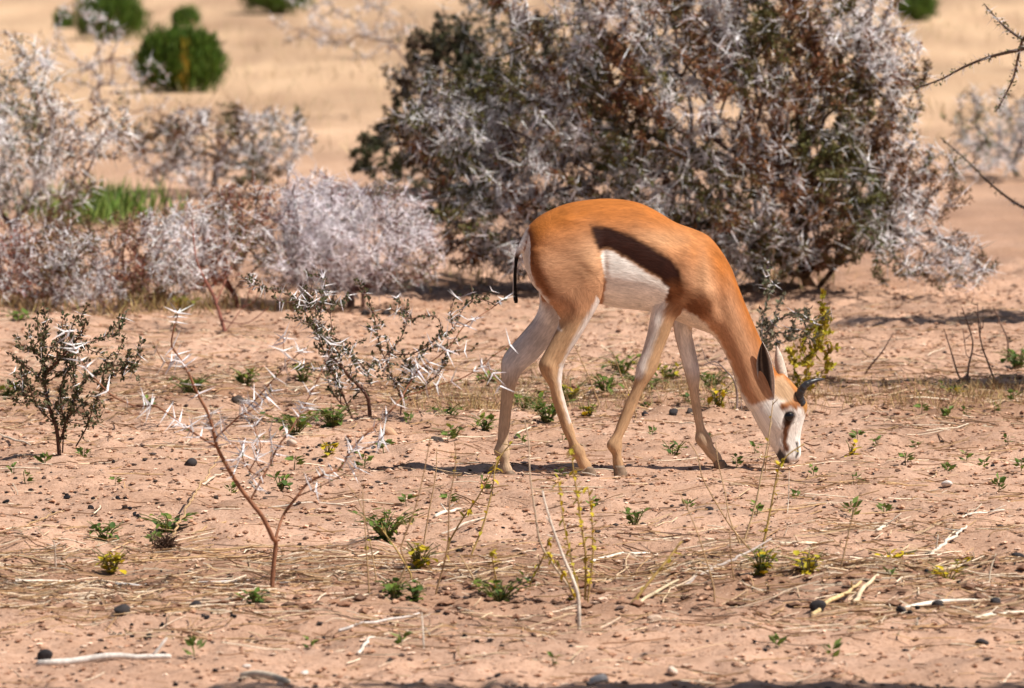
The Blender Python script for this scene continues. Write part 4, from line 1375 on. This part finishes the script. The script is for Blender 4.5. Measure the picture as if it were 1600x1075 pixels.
PALE, TANS, YST = (.62, .53, .44), (.42, .27, .14), (.38, .25, .085)
STALKS = [
    ([(908, 940), (892, 870), (880, 810), (872, 748)], YST, .003, 14, "leafy yellow stalk in the clump beside the thick bleached stalk"),
    ([(918, 938), (926, 870), (924, 800), (918, 760)], YST, .003, 14, "upright leafy yellow stalk at the edge of the bleached stalk's clump"),
    ([(900, 940), (880, 895), (858, 868)], YST, .0028, 10, "short leafy yellow stalk leaning out of the bleached stalk's clump"),
    ([(780, 925), (772, 890), (768, 862)], YST, .003, 10, "short leafy stalk standing in the spreading light green herb"),
    ([(905, 968), (903, 930), (893, 900), (880, 870), (862, 820), (850, 780), (848, 768)], PALE, .006, 0, "thick bleached stalk, broken off at the top"),
    ([(902, 935), (870, 890), (845, 850), (836, 800), (828, 740), (826, 690), (819, 655)], (.50, .38, .27), .0038, 0, "long thin pale stalk curving up from the bleached one"),
    ([(914, 938), (915, 870), (908, 820), (903, 780), (896, 735), (893, 700)], YST, .004, 26, "yellow-leaved stalk rising beside the thick bleached stalk"),
    ([(609, 937), (635, 880), (626, 858), (650, 790), (666, 720), (672, 682)], TANS, .003, 2, "long tan stalk leaning away from the forked shrub"),
    ([(662, 848), (672, 790), (681, 740), (682, 700)], TANS, .0026, 0, "thin brown stalk beside the large green rosette"),
    ([(680, 930), (699, 856), (702, 790), (712, 722), (710, 690)], TANS, .003, 4, "brown stalk with small yellow buds, second past the large rosette"),
    ([(735, 870), (755, 820), (770, 760), (776, 722), (801, 690)], YST, .0034, 6, "bent yellow stalk curling at the springbok's hind hoof"),
    ([(699, 852), (720, 815), (745, 780), (770, 735), (791, 700)], YST, .003, 8, "slanting yellow-leaved stalk crossing the bent yellow one"),
    ([(577, 928), (572, 850), (566, 760)], TANS, .0026, 1, "straight tan stalk beside the large green rosette herb"),
    ([(588, 906), (575, 830), (560, 780), (540, 755)], TANS, .0024, 1, "arched thin stalk leaning over the large rosette herb"),
    ([(645, 902), (620, 860), (595, 825)], YST, .0036, 1, "short stout stalk leaning on the rosette herb"),
    ([(748, 920), (735, 895), (718, 866)], TANS, .0032, 0, "short leaning tan stalk beside the spreading light green herb"),
    ([(826, 915), (848, 872), (858, 840)], YST, .003, 6, "short yellow-leaved stalk beside the bleached stalk"),
    ([(978, 955), (1010, 915), (1045, 872), (1064, 846)], YST, .005, 4, "blurred thick yellowish stalk slanting low over the sand"),
    ([(1117, 925), (1105, 880), (1085, 820), (1062, 770)], TANS, .0026, 0, "thin brown stalk standing by itself under the springbok's chest"),
    ([(1178, 866), (1140, 820), (1110, 770), (1096, 742), (1090, 712), (1076, 690)], TANS, .003, 0, "long brown stalk crossing in front of the far front hoof"),
    ([(1158, 853), (1140, 810), (1133, 770), (1122, 722), (1118, 690)], TANS, .0024, 0, "thin brown stalk just behind the long crossing one"),
    ([(1187, 882), (1195, 840), (1205, 790), (1212, 752), (1218, 728), (1232, 710), (1256, 694)], YST, .0042, 9, "knotty yellow-budded stalk bending in front of the springbok's muzzle"),
    ([(1161, 850), (1180, 790), (1190, 740), (1200, 690), (1208, 626)], (.48, .34, .19), .0034, 2, "tall tan stalk rising past the springbok's cheek to its ear"),
    ([(1306, 918), (1320, 860), (1330, 815), (1342, 778)], TANS, .0028, 0, "lone slanting stalk past the springbok's muzzle"),
    ([(1229, 810), (1232, 780), (1233, 736)], (.55, .46, .36), .0022, 0, "short pale stalk under the springbok's muzzle"),
    ([(1148, 917), (1142, 870), (1140, 828)], TANS, .0024, 0, "short thin stalk among the mixed green and yellow herb"),
    ([(662, 1012), (661, 985), (659, 958)], PALE, .003, 0, "short white peg-like stalk on the nearest sand"),
    ([(87, 888), (86, 865), (84, 845)], PALE, .0034, 0, "short white stalk beside the yellow-leaved herb"),
    ([(1545, 915), (1548, 890), (1556, 865)], (.5, .4, .3), .003, 0, "short pale stalk among dark droppings"),
    ([(1195, 740), (1198, 715), (1203, 690)], TANS, .002, 1, "small thin stalk beside the springbok's chin"),
    ([(845, 600), (833, 570), (822, 548)], TANS, .002, 0, "fine dry stalk seen between the springbok's hind legs"),
    ([(940, 640), (920, 590), (900, 545), (885, 515)], TANS, .0024, 1, "fine slanting dry stalk under the springbok's belly"),
    ([(995, 655), (985, 620), (970, 585), (962, 560)], TANS, .003, 1, "leaning dry stalk in the yellow-green herb under the belly"),
]
for pts, col, r, nl, lb in STALKS:
    b = G(*pts[0])
    Y0 = b[1]
    lean = rng.uniform(-.12, .12)
    P = resample([at(x, y, Y0 + lean * i / len(pts)) for i, (x, y) in enumerate(pts)], .015)
    P[0] = b - [0, 0, .015]
    mb = MB()
    add_tube(mb, P, [r, r * .75, r * .45], col, 6, .12)
    for _ in range(2 + nl // 3):          # stubs of side twigs
        i = rng.integers(len(P) // 3, len(P) - 1)
        e = rng.normal(0, 1, 3); e[2] = abs(e[2]); e /= np.linalg.norm(e)
        add_tube(mb, [P[i], P[i] + e * .012, P[i] + e * .025], [r * .5, r * .25], col, 4)
    o = mb.build("dry_stalk", M_STRAW, None, True, b)
    tag(o, lb, "stalk", "dry stalks standing on the sand")
    for _ in range(int(nl * 1.8)):
        i = rng.integers(len(P) // 6, len(P))
        e = rng.normal(0, 1, 3)
        put_leaf(YELLOWS[rng.integers(2)], o, P[i] - b, e, rng.uniform(.014, .028), rng.uniform(.014, .024))


# ------------------------------------------------------------------ sticks, stones, droppings, gravel, straw
def lying(px, py, qx, qy, r, col, sag=.012, lift=.006):
    a, b = G(px, py), G(qx, qy)
    n = max(4, int(np.linalg.norm(b - a) / .04))
    mid = rng.normal(0, .005, (n + 1, 2)); mid[0] = mid[-1] = 0
    bow = rng.normal(0, .05) * np.linalg.norm(b - a)
    P = []
    for i in range(n + 1):
        s = i / n
        p = a + (b - a) * s
        p[0] += mid[i, 0] * .6; p[1] += mid[i, 1] + bow * s * (1 - s) * 4
        zl = a[2] * (1 - s) + b[2] * s
        p[2] = .35 * float(gz(p[0], p[1])) + .65 * zl + r + lift * math.sin(s * 3.14)
        P.append(p)
    return resample(P, .02), a


STICKS = [((180, 913), (450, 908), .0045, (.50, .45, .42), "long grey stick lying past the foot of the forked shrub"), ((10, 868), (130, 900), .004, TANS, "brown twig slanting down beside the yellow-leaved herb"),
          ((0, 912), (90, 905), .004, PALE, "bleached stick lying under the yellow-leaved herb"), ((20, 945), (200, 935), .0045, (.5, .38, .26), "tan stick at the edge of the dug soil"),
          ((265, 858), (530, 852), .0035, TANS, "long thin brown stick behind the foot of the forked shrub"), ((200, 878), (430, 862), .003, TANS, "thin brown stick crossing behind the forked shrub's stem"),
          ((245, 898), (410, 895), .004, (.55, .47, .4), "pale stick running towards the forked shrub's stem"), ((530, 975), (655, 958), .004, (.52, .46, .42), "curved grey stick on the nearest sand"),
          ((60, 1035), (265, 1030), .010, (.66, .6, .54), "thick bleached branch lying on the nearest sand"), ((925, 876), (1015, 860), .0042, (.68, .6, .5), "white crooked stick beside the yellow-leaved stalk"),
          ((1070, 918), (1205, 876), .0042, (.40, .33, .29), "grey stick propped slanting through the mixed herb"), ((1100, 828), (1440, 800), .0032, TANS, "very long thin twig lying across open sand past the muzzle"),
          ((1180, 806), (1290, 795), .003, TANS, "thin brown twig lying just in front of the muzzle"), ((1340, 765), (1450, 758), .003, TANS, "thin arched twig on open sand past the muzzle"),
          ((1270, 955), (1345, 910), .0065, (.55, .40, .20), "thick straw-coloured stick bent over a dark stone"), ((1335, 948), (1372, 910), .007, (.62, .48, .32), "short thick tan stick beside the bent straw-coloured one"),
          ((1415, 952), (1535, 942), .007, (.72, .64, .54), "bleached stick among the charcoal lumps"), ((1525, 970), (1600, 965), .006, (.68, .58, .46), "pale stick past the charcoal lumps"),
          ((1455, 870), (1510, 832), .005, (.62, .55, .46), "blurred pale stick slanting over sand"), ((1220, 855), (1300, 852), .007, (.66, .52, .38), "split pale piece of wood on sand"),
          ((1370, 838), (1392, 826), .005, (.7, .6, .48), "short pale chip of wood on open sand"), ((1400, 866), (1470, 868), .004, (.62, .46, .3), "straw stem lying among yellow flowers"),
          ((1545, 780), (1600, 778), .003, TANS, "thin twig lying alone past the seedlings"), ((1490, 805), (1570, 800), .004, (.66, .56, .46), "pale twig lying on open sand beyond the yellow-flowered herb"),
          ((100, 750), (255, 745), .003, TANS, "thin twig on the sand in front of the knee-high leafy shrub"), ((315, 760), (350, 742), .004, (.58, .47, .36), "pale bent twig near the left stem of the forked shrub"),
          ((5, 690), (48, 698), .004, (.66, .56, .44), "pale stick beside the knee-high leafy shrub"), ((660, 700), (775, 690), .0035, (.56, .44, .32), "pale twig in front of the springbok's far hind hoof"),
          ((420, 790), (540, 785), .004, (.60, .5, .4), "pale stick lying under the fork of the thorn shrub"), ((570, 870), (850, 850), .0032, TANS, "long brown stick lying among the dry stalks"),
          ((680, 808), (720, 795), .006, (.66, .57, .47), "short bleached wood piece between dry stalks"), ((690, 826), (760, 812), .004, (.6, .5, .4), "bleached stick between the dry stalks"),
          ((880, 742), (930, 748), .004, (.6, .5, .4), "short stick touching the near hind hoof"), ((1000, 942), (1060, 905), .005, (.5, .4, .26), "leaning straw stick beside the thick yellowish stalk"),
          ((1010, 905), (1130, 890), .003, TANS, "thin brown twig in the soil past the bleached stalk"), ((560, 1020), (585, 995), .005, (.64, .56, .48), "short pale stick on the nearest sand"),
          ((380, 1062), (450, 1072), .012, (.48, .40, .31), "blurred thick stick at the edge of the shade tree's shadow"), ((300, 830), (365, 812), .0035, TANS, "root twig sticking out of the uprooted clump"),
          ((255, 855), (345, 770), .0035, TANS, "long dry twig rising from the uprooted clump"), ((40, 825), (100, 795), .0028, TANS, "thin bent twig lying before the green herb")]
for a, b, r, col, lb in STICKS:
    P, o0 = lying(*a, *b, r, col)
    if "rising" in lb or "propped" in lb:
        P[:, 2] += np.linspace(0, .12, len(P)) * (1 if "rising" in lb else .4)
    mb = MB()
    add_tube(mb, P, [r, r * .9, r * .6], col, 7, .1)
    for _ in range(rng.integers(0, 3)):
        i = rng.integers(1, len(P) - 1)
        e = rng.normal(0, 1, 3); e[2] = abs(e[2]) * .5; e /= np.linalg.norm(e)
        add_tube(mb, [P[i], P[i] + e * .02, P[i] + e * rng.uniform(.03, .07)], [r * .55, r * .3], col, 5)
    tag(mb.build("dead_stick", M_STRAW, None, True, o0), lb, "stick", "dead sticks lying on the sand")

# uprooted root clump
rb = G(258, 858)
mb = MB()
for _ in range(240):
    a = rng.uniform(0, 6.28); e = rng.uniform(.1, 1)
    q0 = rb + np.array([rng.normal(0, .012), rng.normal(0, .012), rng.uniform(0, .03)])
    d = np.array([math.cos(a), math.sin(a), rng.uniform(-.3, .9)])
    add_tube(mb, [q0, q0 + d * .015, q0 + d * .03 + rng.normal(0, .006, 3)], [.0016, .0007], (.09, .05, .03), 4, .3)
tag(mb.build("root_clump", M_STRAW, None, False, rb), "dark uprooted clump of matted roots beside the ragged green herb", "root clump")


def rock_mesh(seed, col, rough=.22, flat=.7, n=10):
    r_ = np.random.default_rng(seed)
    t, p = np.meshgrid(np.linspace(0, math.pi, n), np.linspace(0, 2 * math.pi, n + 4, endpoint=False), indexing='ij')
    d = np.stack([np.sin(t) * np.cos(p), np.sin(t) * np.sin(p), np.cos(t)], -1).reshape(-1, 3)
    f = np.ones(len(d))
    for _ in range(7):
        ax = r_.normal(0, 1, 3); ax /= np.linalg.norm(ax)
        s = d @ ax
        f -= np.clip(s - r_.uniform(.45, .8), 0, 1) * rough * 3
    v = d * f[:, None] * np.array([1, r_.uniform(.7, 1), flat])
    w = n + 4
    i = np.arange(n - 1)[:, None] * w; k = np.arange(w)[None]
    F = np.stack([i + k, i + w + k, i + w + (k + 1) % w, i + (k + 1) % w], -1).reshape(-1, 4)
    mb = MB(); mb.add(v, F, np.array(col)[None] * (1 + r_.normal(0, .08, (len(v), 1))))
    return mb.mesh("stone", True)


DARKS = [rock_mesh(i, c, .16, .75) for i, c in enumerate(((.014, .012, .014), (.018, .013, .012), (.03, .02, .015), (.011, .011, .014)))]
for m in DARKS: m.materials.append(M_DUNG)
PALES = [rock_mesh(20 + i, c, .2, .65) for i, c in enumerate(((.60, .44, .33), (.68, .60, .54), (.55, .33, .20), (.64, .50, .40)))]
for m in PALES: m.materials.append(M_STONE)


def stone(px, py, dpx, meshes, name, label, cat, group=None):
    b = G(px, py)
    r = dpx * b[1] / FPX / 2
    o = link_mesh(name, meshes[rng.integers(len(meshes))], None, None)
    o.scale = (r * rng.uniform(.85, 1.15), r * rng.uniform(.85, 1.15), r * rng.uniform(.8, 1.1))
    o.location = b + np.array([0, 0, r * .35])
    o.rotation_euler = (rng.normal(0, .25), rng.normal(0, .25), rng.uniform(0, 6.28))
    return tag(o, label, cat, group)


BIG = [(373, 632, 30, "large dark stone beside a bright green herb"), (297, 730, 24, "dark stone below the branches of the forked shrub"), (305, 950, 28, "rounded dark stone in front of the grey stick"),
       (548, 494, 14, "first of three dark stones in front of the pale lilac thornbush"), (572, 492, 18, "middle one of three dark stones in front of the pale lilac thornbush"), (602, 491, 18, "last of three dark stones in front of the pale lilac thornbush"),
       (683, 648, 20, "dark stone beside the foot of the many-stemmed shrub"), (684, 704, 24, "dark flat stone near the springbok's far hind hoof"), (1052, 648, 22, "dark stone behind the springbok's far foreleg"),
       (1078, 648, 18, "small dark stone touching the springbok's far foreleg"), (1007, 655, 18, "dark stone between the springbok's front legs"), (1278, 950, 34, "large dark lump under the bent straw-coloured stick"),
       (1262, 895, 34, "dark lump at the foot of the brown-yellow herb"), (1108, 800, 16, "dark pellet beside the brown stalks under the chest"), (1410, 958, 22, "charcoal lump at the end of the bleached stick"),
       (1465, 948, 26, "big charcoal lump behind the bleached stick"), (1555, 948, 26, "big charcoal lump at the far end of the bleached stick"), (1575, 958, 16, "small charcoal lump beside a bigger one"),
       (1358, 882, 24, "dark lump behind the yellow-flowered herb"), (1590, 880, 22, "dark lump at the bank past the yellow-flowered herbs"), (70, 1028, 30, "blurred brown lump at the thick bleached branch"),
       (1535, 1008, 30, "dark blurred lump on the nearest sand"), (190, 962, 34, "brown clod in front of the dug soil")]
GREYS = [rock_mesh(40 + i, c, .22, .7) for i, c in enumerate(((.045, .038, .038), (.035, .03, .032), (.06, .045, .038)))]
for m in GREYS: m.materials.append(M_STONE)
for x, y, d, lb in BIG: stone(x, y, d, GREYS, "dark_stone", lb, "stone")
PAL = [(1423, 470, 20, "white stone on sand in front of the sprawling thornbush"), (455, 708, 22, "cream stone beside dark droppings near the white thorn cluster"), (1022, 965, 26, "rounded cream stone past the bleached stalk"),
       (936, 1066, 32, "rounded orange-pink stone in the nearest sand"), (1050, 1058, 26, "white stone in the nearest sand"), (1238, 724, 16, "cream pebble at the springbok's lips"), (1332, 820, 12, "cream pebble on open sand below the thin arched twig"),
       (880, 737, 18, "pale stone between the springbok's hind hooves"), (1295, 708, 12, "orange pebble in front of the springbok's muzzle"), (475, 1040, 20, "orange stone on the nearest sand"), (385, 1040, 14, "pink stone on the nearest sand"),
       (1480, 758, 22, "tan stone beside a crooked twig on open sand"), (610, 685, 30, "pale pink stone under the right branch of the forked shrub"), (1575, 632, 20, "white stone below the shaded wash"), (1180, 478, 18, "pale stone behind the springbok's neck")]
for x, y, d, lb in PAL: stone(x, y, d, PALES, "pale_stone", lb, "stone")

# droppings: scattered ones and little heaps
PEL = []
for cx, cy, n, sx, sy in ((205, 978, 12, 22, 4), (270, 972, 10, 40, 4), (335, 972, 4, 10, 4), (135, 790, 10, 40, 12), (190, 800, 7, 14, 6), (520, 705, 9, 16, 9), (560, 712, 5, 14, 5), (490, 712, 6, 16, 5),
                          (1430, 955, 10, 30, 6), (1525, 955, 9, 24, 6), (1530, 890, 8, 25, 3), (1360, 884, 5, 14, 4), (1450, 905, 4, 8, 4), (60, 775, 9, 50, 20)):
    PEL += [(rng.normal(cx, sx), rng.normal(cy, sy), rng.uniform(6, 12)) for _ in range(n)]
NHEAP = len(PEL)
for _ in range(120):
    y = 700 + 370 * rng.uniform(0, 1) ** 1.1
    PEL.append((rng.uniform(5, 1595), y, rng.uniform(5, 10) * (.75 + .5 * (y - 600) / 470)))
for _ in range(30):
    PEL.append((rng.uniform(5, 1595), rng.uniform(520, 700), rng.uniform(5, 9)))
def zone(y):
    return "on smooth sand between thornbushes and wash" if y < 640 else "on open sand around the springbok's hooves" if y < 770 else "among dry straw in front of the springbok" if y < 930 else "on the nearest sand in front of the straw"


for i, (x, y, d) in enumerate(PEL):
    lb = "round dark dropping lying singly " + zone(y) if i >= NHEAP else "round dark dropping in a loose heap " + zone(y)
    stone(x, y, d, DARKS, "dropping", lb, "dropping", "droppings scattered on the sand")


def in_view(n, y0, y1):
    y = np.sqrt(rng.uniform(0, 1, n) * (y1 ** 2 - y0 ** 2) + y0 ** 2)
    x = rng.uniform(-1, 1, n) * (y * .0605 + .8)
    return x, y


def scatter_pebbles(n, smin, smax, cols, name, power=2.2, y0=19.8, y1=36):
    x, y = in_view(n, y0, y1)
    s = smin + (smax - smin) * rng.uniform(0, 1, n) ** power
    ph = np.array([[1, 0, 0], [0, 1, 0], [-1, 0, 0], [0, -1, 0], [0, 0, .8], [0, 0, -.6], [.7, .7, .3], [-.7, .6, .35], [-.6, -.75, .3], [.65, -.7, .35]])
    tri = np.array([[4, 0, 6], [4, 6, 1], [4, 1, 7], [4, 7, 2], [4, 2, 8], [4, 8, 3], [4, 3, 9], [4, 9, 0], [5, 6, 0], [5, 1, 6], [5, 7, 1], [5, 2, 7], [5, 8, 2], [5, 3, 8], [5, 9, 3], [5, 0, 9]])
    v = ph[None] * rng.uniform(.7, 1.2, (n, 10, 1)) * s[:, None, None] * np.stack([rng.uniform(.7, 1.4, n), rng.uniform(.7, 1.3, n), rng.uniform(.5, .95, n)], 1)[:, None]
    a = rng.uniform(0, 6.28, n)
    ca, sa = np.cos(a)[:, None], np.sin(a)[:, None]
    v = np.stack([v[..., 0] * ca - v[..., 1] * sa, v[..., 0] * sa + v[..., 1] * ca, v[..., 2]], -1)
    v += np.stack([x, y, gz(x, y) + s * .25], 1)[:, None]
    cols = np.array(cols)
    c = cols[rng.integers(len(cols), size=n)] * (1 + rng.normal(0, .15, (n, 1)))
    mb = MB()
    mb.add(v.reshape(-1, 3), (np.arange(n)[:, None, None] * 10 + tri[None]).reshape(-1, 3), np.clip(np.repeat(c, 10, 0), .01, .85))
    return mb.build(name, M_STONE, None, False)


tag(scatter_pebbles(76000, .0016, .0115, [(.55, .34, .23), (.48, .28, .18), (.60, .42, .31), (.38, .20, .12), (.33, .18, .11), (.30, .16, .10), (.42, .24, .15)], "gravel", 3.0), "fine pinkish gravel and clods strewn over the sand", "gravel", kind="stuff")
tag(scatter_pebbles(5500, .003, .011, [(.05, .035, .03), (.08, .05, .04), (.14, .08, .055)], "dark_crumbs", 2.2), "fine dark crumbs strewn over the sand", "crumbs", kind="stuff")


def scatter_straw(n, y0, y1, lmin, lmax, cols, name, lift=.004, dens=None):
    x, y = in_view(n * 6, y0, y1)
    if dens is not None:
        k = rng.uniform(0, 1, len(x)) < dens(x, y)
        x, y = x[k], y[k]
    x, y = x[:n], y[:n]
    n = len(x)
    L = lmin + (lmax - lmin) * rng.uniform(0, 1, n) ** 2
    a = rng.normal(0, .75, n) + np.where(rng.uniform(0, 1, n) < .5, 0, math.pi)
    bend = rng.normal(0, .25, n)
    pts = []
    l0, l1 = rng.uniform(-.3, 1.8, n), rng.uniform(-.3, 1.8, n)
    z0, z1 = gz(x, y), gz(x + np.cos(a) * L, y + np.sin(a) * L)
    for s in (0, .34, .67, 1):
        an = a + bend * (s - .5)
        px, py = x + np.cos(an) * L * s, y + np.sin(an) * L * s
        pts.append(np.stack([px, py, gz(px, py) * .5 + (z0 * (1 - s) + z1 * s) * .5 + .003 + lift * (l0 * (1 - s) + l1 * s)], 1))
    r = rng.uniform(.0008, .0024, n)
    c = np.array(cols)[rng.integers(len(cols), size=n)] * (1 + rng.normal(0, .15, (n, 1)))
    mb = MB()
    for i in range(3):
        d, aa, bb = frames(pts[i + 1] - pts[i])
        vs = []
        for q in (pts[i], pts[i + 1]):
            for t in (0, 2.094, 4.189):
                vs.append(q + r[:, None] * (math.cos(t) * aa + math.sin(t) * bb))
        v = np.stack(vs, 1).reshape(-1, 3)
        base = np.arange(n)[:, None] * 6
        f = np.concatenate([base + np.array([[k, (k + 1) % 3, 3 + (k + 1) % 3, 3 + k]]) for k in range(3)])
        mb.add(v, f, np.clip(np.repeat(c, 6, 0), .02, .85))
    return mb.build(name, M_STRAW, None, False)


litter = lambda x, y: np.clip(.08 + .9 * np.exp(-((y - 23.3) / 1.0) ** 2) + .35 * np.exp(-((y - 30) / 1.2) ** 2), 0, 1) * np.clip(.55 + 1.3 * vnoise(x, y, .5, 41), .05, 1)
tag(scatter_straw(17000, 19.8, 34.5, .03, .20, [(.52, .38, .24), (.40, .25, .13), (.62, .5, .37), (.25, .14, .08), (.33, .2, .1)], "straw_litter", .006, litter), "dry straw and twig litter strewn over the sand", "litter", kind="stuff")

tag(scatter_pebbles(900, .006, .022, [(.20, .10, .06), (.15, .08, .05), (.26, .14, .085)], "dug_clods", 1.6, 22.3, 23.3), "brown clods of dug soil around the straw", "clods", kind="stuff")
tag(scatter_pebbles(900, .006, .020, [(.20, .10, .06), (.13, .07, .045), (.26, .14, .085)], "wash_clods", 1.6, 28.7, 30.6), "brown clods along the wash behind the springbok", "clods", kind="stuff")

# dry grass tufts by the wash, the bushes and on the far plain
def tufts(spots, name, label, col, L, n_each, spread):
    mb = MB()
    for b in spots:
        n = n_each
        p = b + np.stack([rng.normal(0, spread, n), rng.normal(0, spread, n), np.zeros(n)], 1)
        p[:, 2] = gz(p[:, 0], p[:, 1]) - .003
        add_leaves(mb, p, np.stack([rng.normal(0, .5, n), rng.normal(0, .5, n), np.ones(n)], 1), L, L * .045, col, .25)
    tag(mb.build(name, M_STRAW, None, False), label, "grass", kind="stuff")


tufts([G(rng.uniform(1150, 1600), rng.uniform(605, 640)) for _ in range(60)] + [G(rng.uniform(640, 1200), rng.uniform(590, 648)) for _ in range(70)], "dry_grass", "sparse dry grass along the wash", (.36, .24, .11), .06, 22, .05)
tufts([G(rng.uniform(0, 480), rng.uniform(470, 500)) for _ in range(24)] + [G(rng.uniform(700, 1300), rng.uniform(430, 460)) for _ in range(20)], "bush_foot_grass", "dry grass at the feet of the thornbushes", (.30, .21, .09), .10, 26, .07)
tufts([G(rng.uniform(0, 1600), rng.uniform(15, 250)) for _ in range(150)], "plain_grass", "thin dry grass on the far plain", (.38, .28, .15), .12, 16, .3)
